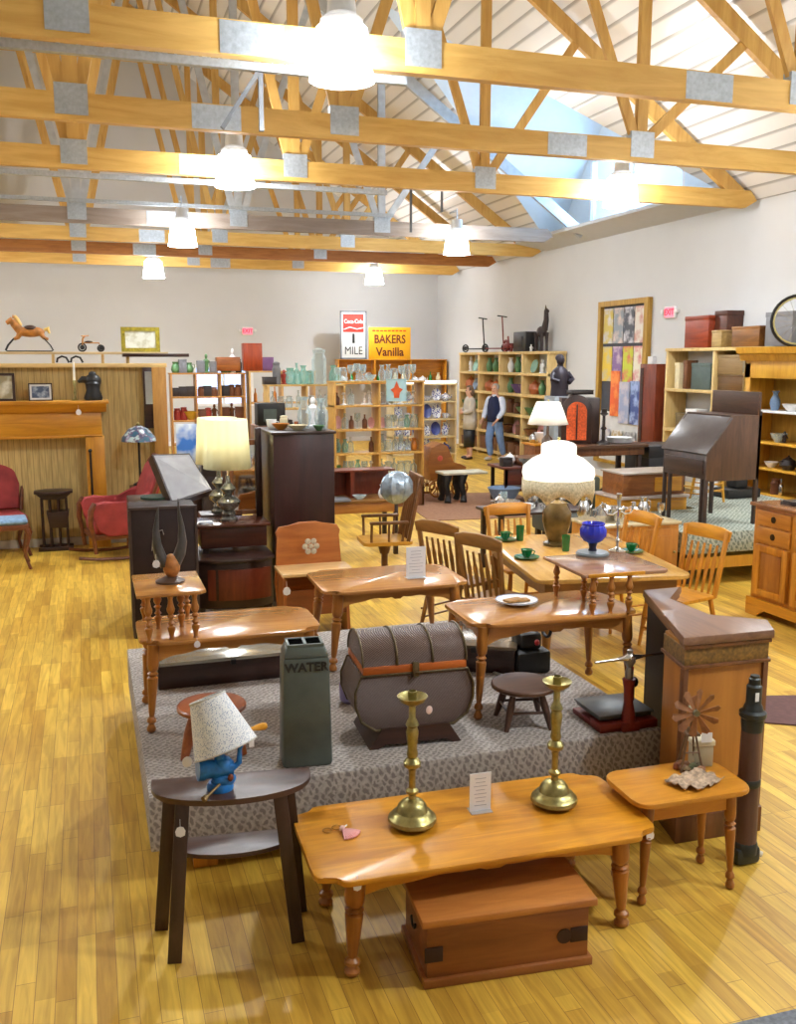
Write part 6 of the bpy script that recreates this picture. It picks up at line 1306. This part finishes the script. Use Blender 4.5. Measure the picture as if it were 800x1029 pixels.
# ------------------------------------------------------------------ centre rear furniture
t = thing('side_table_round', 'dark table carrying the cathedral radio, left of the tall poster frame', 'table', (6.45, 11.1, 0))
t.name = 'hall_table'
part('top', MB().prism(rrect(1.15, .7, .1), 1.16, 1.2, 'xy', .006), wood((96, 66, 46), (64, 42, 30), .3), t); part('apron', MB().box(-.5, .5, -.3, .3, 1.06, 1.16, .004), MIDW, t)
for x in (-.48, .42):
    for y in (-.28, .22): part('leg', MB().box(x, x+.06, y, y+.06, 0, 1.08, .004), DARKW, t)
part('low_shelf', MB().box(-.46, .46, -.26, .26, .3, .33), DARKX, t)
t = thing('cathedral_radio', 'arched wooden radio with orange cloth grille on the dark hall table', 'radio', (6.1, 11.1, 1.2), -.35)
arch = lambda w, h: [(-w, 0), (w, 0), (w, h-w)]+[(w*math.cos(a), h-w+w*math.sin(a)) for a in [PI*i/12 for i in range(1, 12)]]+[(-w, h-w)]
part('body', MB().box(-.2, .3, 0, .26, 0, .6, .01).prism(arch(.2, .64), -.02, .26, 'xz', .006), DARKW, t); part('grille', MB().prism([(x-.0, z+.05) for x, z in arch(.13, .5)], -.03, -.02, 'xz'), mat((206, 84, 30), .7, vary=.3, scale=40), t, 'orange grille cloth'); part('grille_rib', MB().tube([(0, -.035, .06), (0, -.035, .52)], .01, 6), DARKX, t)
ware('box', PAL['dark'], '', '', (6.22, 11.25, 1.84), .3, .06, .2, label='thin dark box lying on the cathedral radio')
ware('candle_holder', PAL['dark'], '', '', (6.42, 10.95, 1.2), .3, .46, label='dark candlestick on the hall table right of the cathedral radio')
t = thing('stacked_plates', 'pile of white china plates on the right end of the hall table', 'plates', (6.72, 11.05, 1.2)); m = MB()
for i in range(6): m.lathe([(.08, .012*i), (.17, .012*i+.014), (.17, .012*i+.018), (.08, .012*i+.006)], n=24)
o = part('plates', m, WHITE, t); t.name = 'plate_stack'
t = thing('white_lamp', 'table lamp with plain bright white shade in front of the cathedral radio', 'lamp', (5.53, 10.8, 0))
part('base', MB().lathe([(.1, 1.0), (.1, 1.02), (.04, 1.04), (.05, 1.1), (.08, 1.2), (.07, 1.3), (.02, 1.36), (.012, 1.5)], n=18), mat((70, 52, 40), .3, .3), t); part('shade', shade_mesh([(.26, 1.49), (.15, 1.77)], n=32), SHW, t, 'plain white empire shade', solid=.003); lit_lamp(t, 1.6, 12)
part('finial', MB().ball((0, 0, 1.79), .012, 8).cyl((0, 0, 1.5), (0, 0, 1.79), .004), BRASS, t)
solo('lamp_stand', MB().lathe([(.2, 0), (.18, .03), (.04, .08), (.04, .9), (.2, .96), (.22, 1.0)], n=20), DARKX, 'dark pedestal under the plain white lamp', 'stand', (5.53, 10.8, 0))
t = thing('bronze_bust', 'dark bronze robed figure on a pale pedestal by the right wall', 'statue', (6.84, 13., 0)); part('pedestal', MB().box(-.17, .17, -.17, .17, 0, 1.75, .01), mat((150, 160, 170), .3, .1), t, 'pale grey pedestal')
part('figure', MB().lathe([(.14, 1.75), (.13, 1.9), (.15, 2.05), (.11, 2.14), (.05, 2.19), (.045, 2.22)], n=16).ball((0, -.01, 2.28), (.06, .065, .08), 12).tube([(-.12, -.02, 2.1), (-.17, -.08, 2.0), (-.08, -.14, 1.97)], .035, 8).tube([(.12, -.02, 2.1), (.17, -.08, 2.0), (.08, -.14, 1.95)], .035, 8).ball((0, .02, 2.32), (.07, .07, .06), 10), mat((44, 38, 50), .5, .3), t)
# black chest, dark boxes under the hall table
solo('square_cabinet', MB().box(-.3, .28, -.3, .3, 0, 1.14, .01).box(-.31, .29, -.31, .31, 1.0, 1.16, .01), mat((24, 24, 30), .4), 'black square cabinet right of the hall table', 'cabinet', (7.36, 11.15, 0))
t = thing('barrel_chair', 'dark green-black settee below the hall table', 'settee', (5.75, 10.35, 0), 0); part('seat', MB().box(-.5, .45, -.3, .3, .2, .42, .04), mat((44, 48, 40), .6), t); part('back', MB().box(-.5, .45, .24, .34, .4, .82, .04), mat((70, 76, 66), .6), t)
for s_ in (-1, 1): part('arm', MB().tube([(s_*.45, -.28, .42), (s_*.47, -.28, .62), (s_*.47, .25, .64)], .035, 8), DARKW, t); part('leg', MB().box(s_*.42-.03, s_*.42+.03, -.28, -.22, 0, .22), DARKW, t); part('leg', MB().box(s_*.42-.03, s_*.42+.03, .22, .28, 0, .22), DARKW, t)
t.name = 'settee'
# child's wagon / pram
t = thing('doll_carriage', 'orange-brown wooden cradle cart with spoked wheels beyond the armchair', 'carriage', (5.72, 15., 0)); CW = wood((170, 106, 40), (126, 70, 22), .4)
part('body', MB().prism([(-.3, .28), (.28, .28), (.34, .5), (.22, .56), (.1, .58), (.0, .86), (-.12, .92), (-.28, .84), (-.36, .6)], -.22, .22, 'xz', .01), CW, t)
for y in (-.26, .26):
    for x in (-.2, .2): o = part('wheel', MB().ring((x, y, .16), .14, .018, 'y').cyl((x, y-.02, .16), (x, y+.02, .16), .03), CW, t); part('spokes', MB().bar((x-.13, y, .16), (x+.13, y, .16), .014, .014).bar((x, y, .03), (x, y, .29), .014, .014).bar((x-.09, y, .07), (x+.09, y, .25), .014, .014).bar((x-.09, y, .25), (x+.09, y, .07), .014, .014), CW, o)
part('heart_cutout', MB().ball((-.14, -.222, .66), (.05, .004, .05), 10), mat((200, 80, 60), .5), t)
t = thing('animal_bench', 'pale-topped low bench on dark carved animal legs in the rear aisle', 'bench', (5.72, 14.25, 0)); part('seat', MB().box(-.35, .42, -.2, .2, .46, .5, .01), mat((190, 182, 160), .5), t)
for x in (-.25, .02): part('leg', MB().tube([(x, -.1, .46), (x-.04, -.14, .3), (x+.0, -.14, .12), (x-.02, -.18, .02)], [.09, .06, .045, .06], 8).tube([(x, .1, .46), (x-.04, .12, .3), (x+.0, .12, .12), (x-.02, .14, .02)], [.09, .06, .045, .06], 8), BLACK, t)
solo('brown_rug', MB().prism([(4.6, 12.6), (6.6, 12.4), (7., 14.9), (4.9, 15.4)], 0, .01), mat((146, 104, 76), .9, vary=.2, scale=20), 'reddish-brown rug in the rear aisle under the low bench', 'rug')
ware('bowl', PAL['blue-grey'], '', '', (6.2, 13.55, .0), .28, .3, label='large blue-grey bowl on the rug beside the low bench')
t = thing('sideboard_low', 'low dark red wooden table crowded with trinkets, behind the fringed lamp', 'table', (6.85, 14., 0)); t.name = 'trinket_table'
part('top', MB().box(-.6, .75, -.3, .35, .56, .6, .006), wood((110, 50, 34), (76, 30, 22), .35), t); part('front', MB().box(-.55, .7, -.26, -.22, .3, .56, .004).box(-.5, .65, -.28, .3, .2, .24, .004), wood((104, 44, 30), (70, 28, 20), .35), t)
for x in (-.55, .66):
    for y in (-.26, .26): part('leg', MB().box(x, x+.05, y, y+.05, 0, .56), DARKW, t)
for i, (k, c, w, h) in enumerate((('box', 'dark', .16, .14), ('teapot', 'white', .18, .2), ('bowl', 'clear glass', .12, .12), ('box', 'wooden', .5, .12), ('cup', 'white', .12, .1), ('vase', 'cream', .2, .22))):
    ware(k, PAL[c], '', '', (6.36+.17*i, 13.95+(.12 if i % 2 else -.1), .601), w, h, label=f'{c} {k} on the low dark red table, {["leftmost", "second from left", "third from left", "third from right", "second from right", "rightmost"][i]}')
for i, (k, c) in enumerate((('candle_holder', 'clear glass'), ('goblet', 'clear glass'), ('bottle', 'clear glass'), ('jar', 'clear glass'))):
    ware(k, PAL[c], '', '', (6.3+.28*i, 13.4, 0.0), .3, .26, label=f'{["leftmost", "second", "third", "rightmost"][i]} clear glass piece on the floor before the low dark red table')
# mid-height wooden sideboard behind (under the bookcase)
t = thing('display_counter', 'low brown wooden counter in front of the pine bookcase', 'counter', (8.72, 17.0, 0)); part('body', MB().box(-.4, .5, -.25, .25, .1, .62, .01), wood((150, 90, 40), (110, 60, 24), .4), t); part('top', MB().box(-.44, .54, -.29, .29, .62, .66, .006), OAK, t); part('plinth', MB().box(-.36, .46, -.21, .21, 0, .1), DARKX, t)
for i in range(5): ware(['teapot', 'bowl', 'vase', 'box', 'jar'][i], PAL[['silver', 'white', 'amber', 'brown', 'clear glass'][i]], '', '', (8.38+.19*i, 17., .661), .15, .2, label=f'{["silver teapot", "white bowl", "amber vase", "brown box", "clear glass jar"][i]} on the low brown counter')

# ------------------------------------------------------------------ people
def skin_body(name, joints, edges, m, parent, root=0, sub=2):
    me = bpy.data.meshes.new(name); me.from_pydata([Vector(j[0]) for j in joints], edges, []); me.update(); me.materials.append(m)
    o = bpy.data.objects.new(name, me); COL.objects.link(o); o.parent = parent
    k = o.modifiers.new('Skin', 'SKIN'); k.use_smooth_shade = True; k.branch_smoothing = .6
    if not me.skin_vertices: me.skin_vertices.new()
    sv = me.skin_vertices[0].data
    for i, j in enumerate(joints):
        r = j[1]; sv[i].radius = (r, r) if not isinstance(r, tuple) else r; sv[i].use_root = (i == root)
    s = o.modifiers.new('Sub', 'SUBSURF'); s.levels = 1; s.render_levels = sub
    return o
SKN = mat((214, 164, 138), .6, vary=.06)
def hand(base, d, side):
    """five short finger chains rooted in the palm; returns joints, edges"""
    base = Vector(base); d = Vector(d).normalized(); s = Vector(side).normalized(); J = []; E = []
    J.append((base+d*.05, (.034, .018)))
    for i, (o_, l) in enumerate(((-.03, .065), (-.01, .078), (.01, .074), (.03, .058))):
        a = len(J); J += [(base+d*.095+s*o_, .0095), (base+d*(.095+l*.55)+s*o_+Vector((0, 0, -.006)), .0085), (base+d*(.095+l)+s*o_*.9+Vector((0, 0, -.016)), .007)]; E += [(0, a), (a, a+1), (a+1, a+2)]
    a = len(J); J += [(base+d*.05-s*.045, .011), (base+d*.085-s*.058, .009)]; E += [(0, a), (a, a+1)]
    return J, E
def person(label, loc, rz, h, male, arms, legs, mats):
    t = thing('person', label, 'person', loc, rz)
    k = h/1.75
    J = [((0, 0, .98), (.13, .1)), ((0, .005, 1.15), (.125, .095)), ((0, .01, 1.34), (.15, .105)), ((0, .012, 1.43), (.1, .07)), ((0, .0, 1.5), (.055, .055)), ((0, -.015, 1.58), (.068, .078)), ((0, -.01, 1.67), (.078, .095)), ((0, 0, 1.735), (.05, .06)), ((0, -.11, 1.615), (.016, .016))]
    E = [(0, 1), (1, 2), (2, 3), (3, 4), (4, 5), (5, 6), (6, 7), (5, 8)]
    for s, el, wr, fd in arms:
        a = len(J); J += [((s*.18, .01, 1.41), .058), (el, .043), (wr, .03)]; E += [(3, a), (a, a+1), (a+1, a+2)]
        hj, he = hand(wr, fd, (0, .3, 1) if abs(fd[2]) < .5 else (0, 1, 0)); b0 = len(J); J += hj; E += [(a+2, b0)]+[(x+b0, y+b0) for x, y in he]
    for s, kn, an, toe in legs:
        a = len(J); J += [((s*.09, 0, .9), .088), (kn, .06), (an, .04), (toe, .035)]; E += [(0, a), (a, a+1), (a+1, a+2), (a+2, a+3)]
    J = [(Vector(p)*k, tuple(q*k for q in r) if isinstance(r, tuple) else r*k) for p, r in J]
    skin_body('body', J, E, mats['skin'], t)
    hd = MB().ball((0, .0, 1.675*k), (.083*k, .098*k, .088*k), 16)
    # hair cap leaves the face free
    hv = [v for v in hd.bm.verts if v.co.y < -.045*k and v.co.z < 1.72*k]
    bmesh.ops.delete(hd.bm, geom=hv, context='VERTS'); o = part('hair', hd, mats['hair'], t, solid=.02)
    if not male: part('hair_length', MB().ball((0, .04*k, 1.6*k), (.095*k, .075*k, .1*k), 12), mats['hair'], t)
    for s in (-1, 1): part('ear', MB().ball((s*.08*k, .0, 1.615*k), (.012, .02, .028), 8), mats['skin'], t); part('eye', MB().ball((s*.03*k, -.088*k, 1.64*k), .011, 8), mat((60, 44, 40), .3), t)
    part('mouth', MB().ball((0, -.09*k, 1.575*k), (.022, .008, .006), 8), mat((170, 90, 84), .5), t)
    return t, k
def torso(prof, k, fwd=0, n=24):
    """prof: (z, rx, ry, y)"""
    m = MB(); rg = []
    for z, rx, ry, y in prof: rg.append([m.bm.verts.new((rx*k*math.cos(2*PI*i/n), y*k+ry*k*math.sin(2*PI*i/n), z*k)) for i in range(n)])
    for a, b_ in zip(rg, rg[1:]):
        for i in range(n): m.bm.faces.new((a[i], a[(i+1) % n], b_[(i+1) % n], b_[i]))
    return m
# woman in beige coat, arms folded, facing left
arms = [(-1, (-.25, -.03, 1.17), (-.06, -.2, 1.17), (1, -.1, .1)), (1, (.25, -.03, 1.15), (.08, -.2, 1.12), (-1, -.1, .1))]
legs = [(-1, (-.09, -.01, .5), (-.09, .02, .09), (-.1, -.12, .04)), (1, (.09, -.01, .5), (.09, .02, .09), (.1, -.12, .04))]
t, k = person('woman in a beige coat and black skirt with her arms folded, facing left', (8.4, 20.35, 0), -PI/2-.1, 1.7, False, arms, legs, {'skin': SKN, 'hair': mat((120, 96, 78), .8)})
CO = mat((196, 188, 176), .85, vary=.08)
part('coat', torso([(.72, .2, .16, .01), (.95, .2, .155, .01), (1.15, .18, .14, .01), (1.35, .2, .135, .01), (1.44, .15, .1, .01), (1.5, .07, .07, .0)], k), CO, t, ang=80, solid=.01)
for s in (-1, 1): skin_body('sleeve', [(Vector((s*.09, .01, 1.42))*k, .09), (Vector((s*.18, .01, 1.4))*k, .09), (Vector((s*.25, -.03, 1.17 if s < 0 else 1.15))*k, .072), (Vector((s*.07, -.18, 1.165 if s < 0 else 1.12))*k, .056)], [(0, 1), (1, 2), (2, 3)], CO, t)
part('skirt', torso([(.3, .15, .13, 0), (.5, .16, .14, 0), (.76, .18, .14, 0)], k), BLACK, t, ang=80, solid=.008)
for s in (-1, 1): part('shoe', MB().ball((s*.09*k, -.05, .04), (.045, .12, .04), 12), DARKX, t)
# man in navy waistcoat and jeans, leaning forward facing left
arms = [(-1, (-.25, -.02, 1.14), (-.2, -.2, .95), (.1, -.7, -.5)), (1, (.26, -.04, 1.14), (.2, -.2, .93), (-.1, -.7, -.5))]
legs = [(-1, (-.1, -.1, .5), (-.1, -.02, .09), (-.11, -.16, .04)), (1, (.11, .05, .52), (.11, .2, .1), (.12, .06, .04))]
t, k = person('grey-haired man in a navy waistcoat, white shirt and blue jeans beside the bookcase', (8.85, 19.9, 0), -PI/2+.5, 1.75, True, arms, legs, {'skin': SKN, 'hair': mat((176, 170, 166), .8)})
NV = mat((22, 30, 66), .85, vary=.1)
part('waistcoat', torso([(.9, .205, .175, .0), (1.05, .195, .17, .0), (1.25, .2, .16, .01), (1.4, .19, .13, .015), (1.46, .12, .09, .01), (1.49, .075, .07, .0)], k), NV, t, ang=80, solid=.012)
WS = mat((206, 216, 236), .8, vary=.05)
for s in (-1, 1): skin_body('shirt_sleeve', [(Vector((s*.1, .012, 1.42))*k, .09), (Vector((s*.185, .01, 1.4))*k, .088), (Vector((s*.255, -.03, 1.14))*k, .068), (Vector((s*.2, -.19, .96))*k, .056)], [(0, 1), (1, 2), (2, 3)], WS, t)
part('collar', torso([(1.46, .085, .08, .0), (1.51, .07, .07, -.005)], k), WS, t, solid=.008)
JN = mat((112, 142, 190), .85, vary=.15)
skin_body('jeans', [(Vector(p)*k, r) for p, r in (((0, 0, 1.06), (.19, .15)), ((0, 0, .9), (.19, .15)), ((-.1, 0, .8), .125), ((-.1, -.1, .5), .092), ((-.1, -.02, .1), .07), ((.1, 0, .8), .125), ((.11, .05, .52), .092), ((.11, .2, .11), .07))], [(0, 1), (1, 2), (2, 3), (3, 4), (1, 5), (5, 6), (6, 7)], JN, t)
for x, y in ((-.11, -.1), (.12, .12)): part('shoe', MB().ball((x*k, y*k, .045), (.05, .14, .045), 12), mat((210, 206, 200), .6), t)
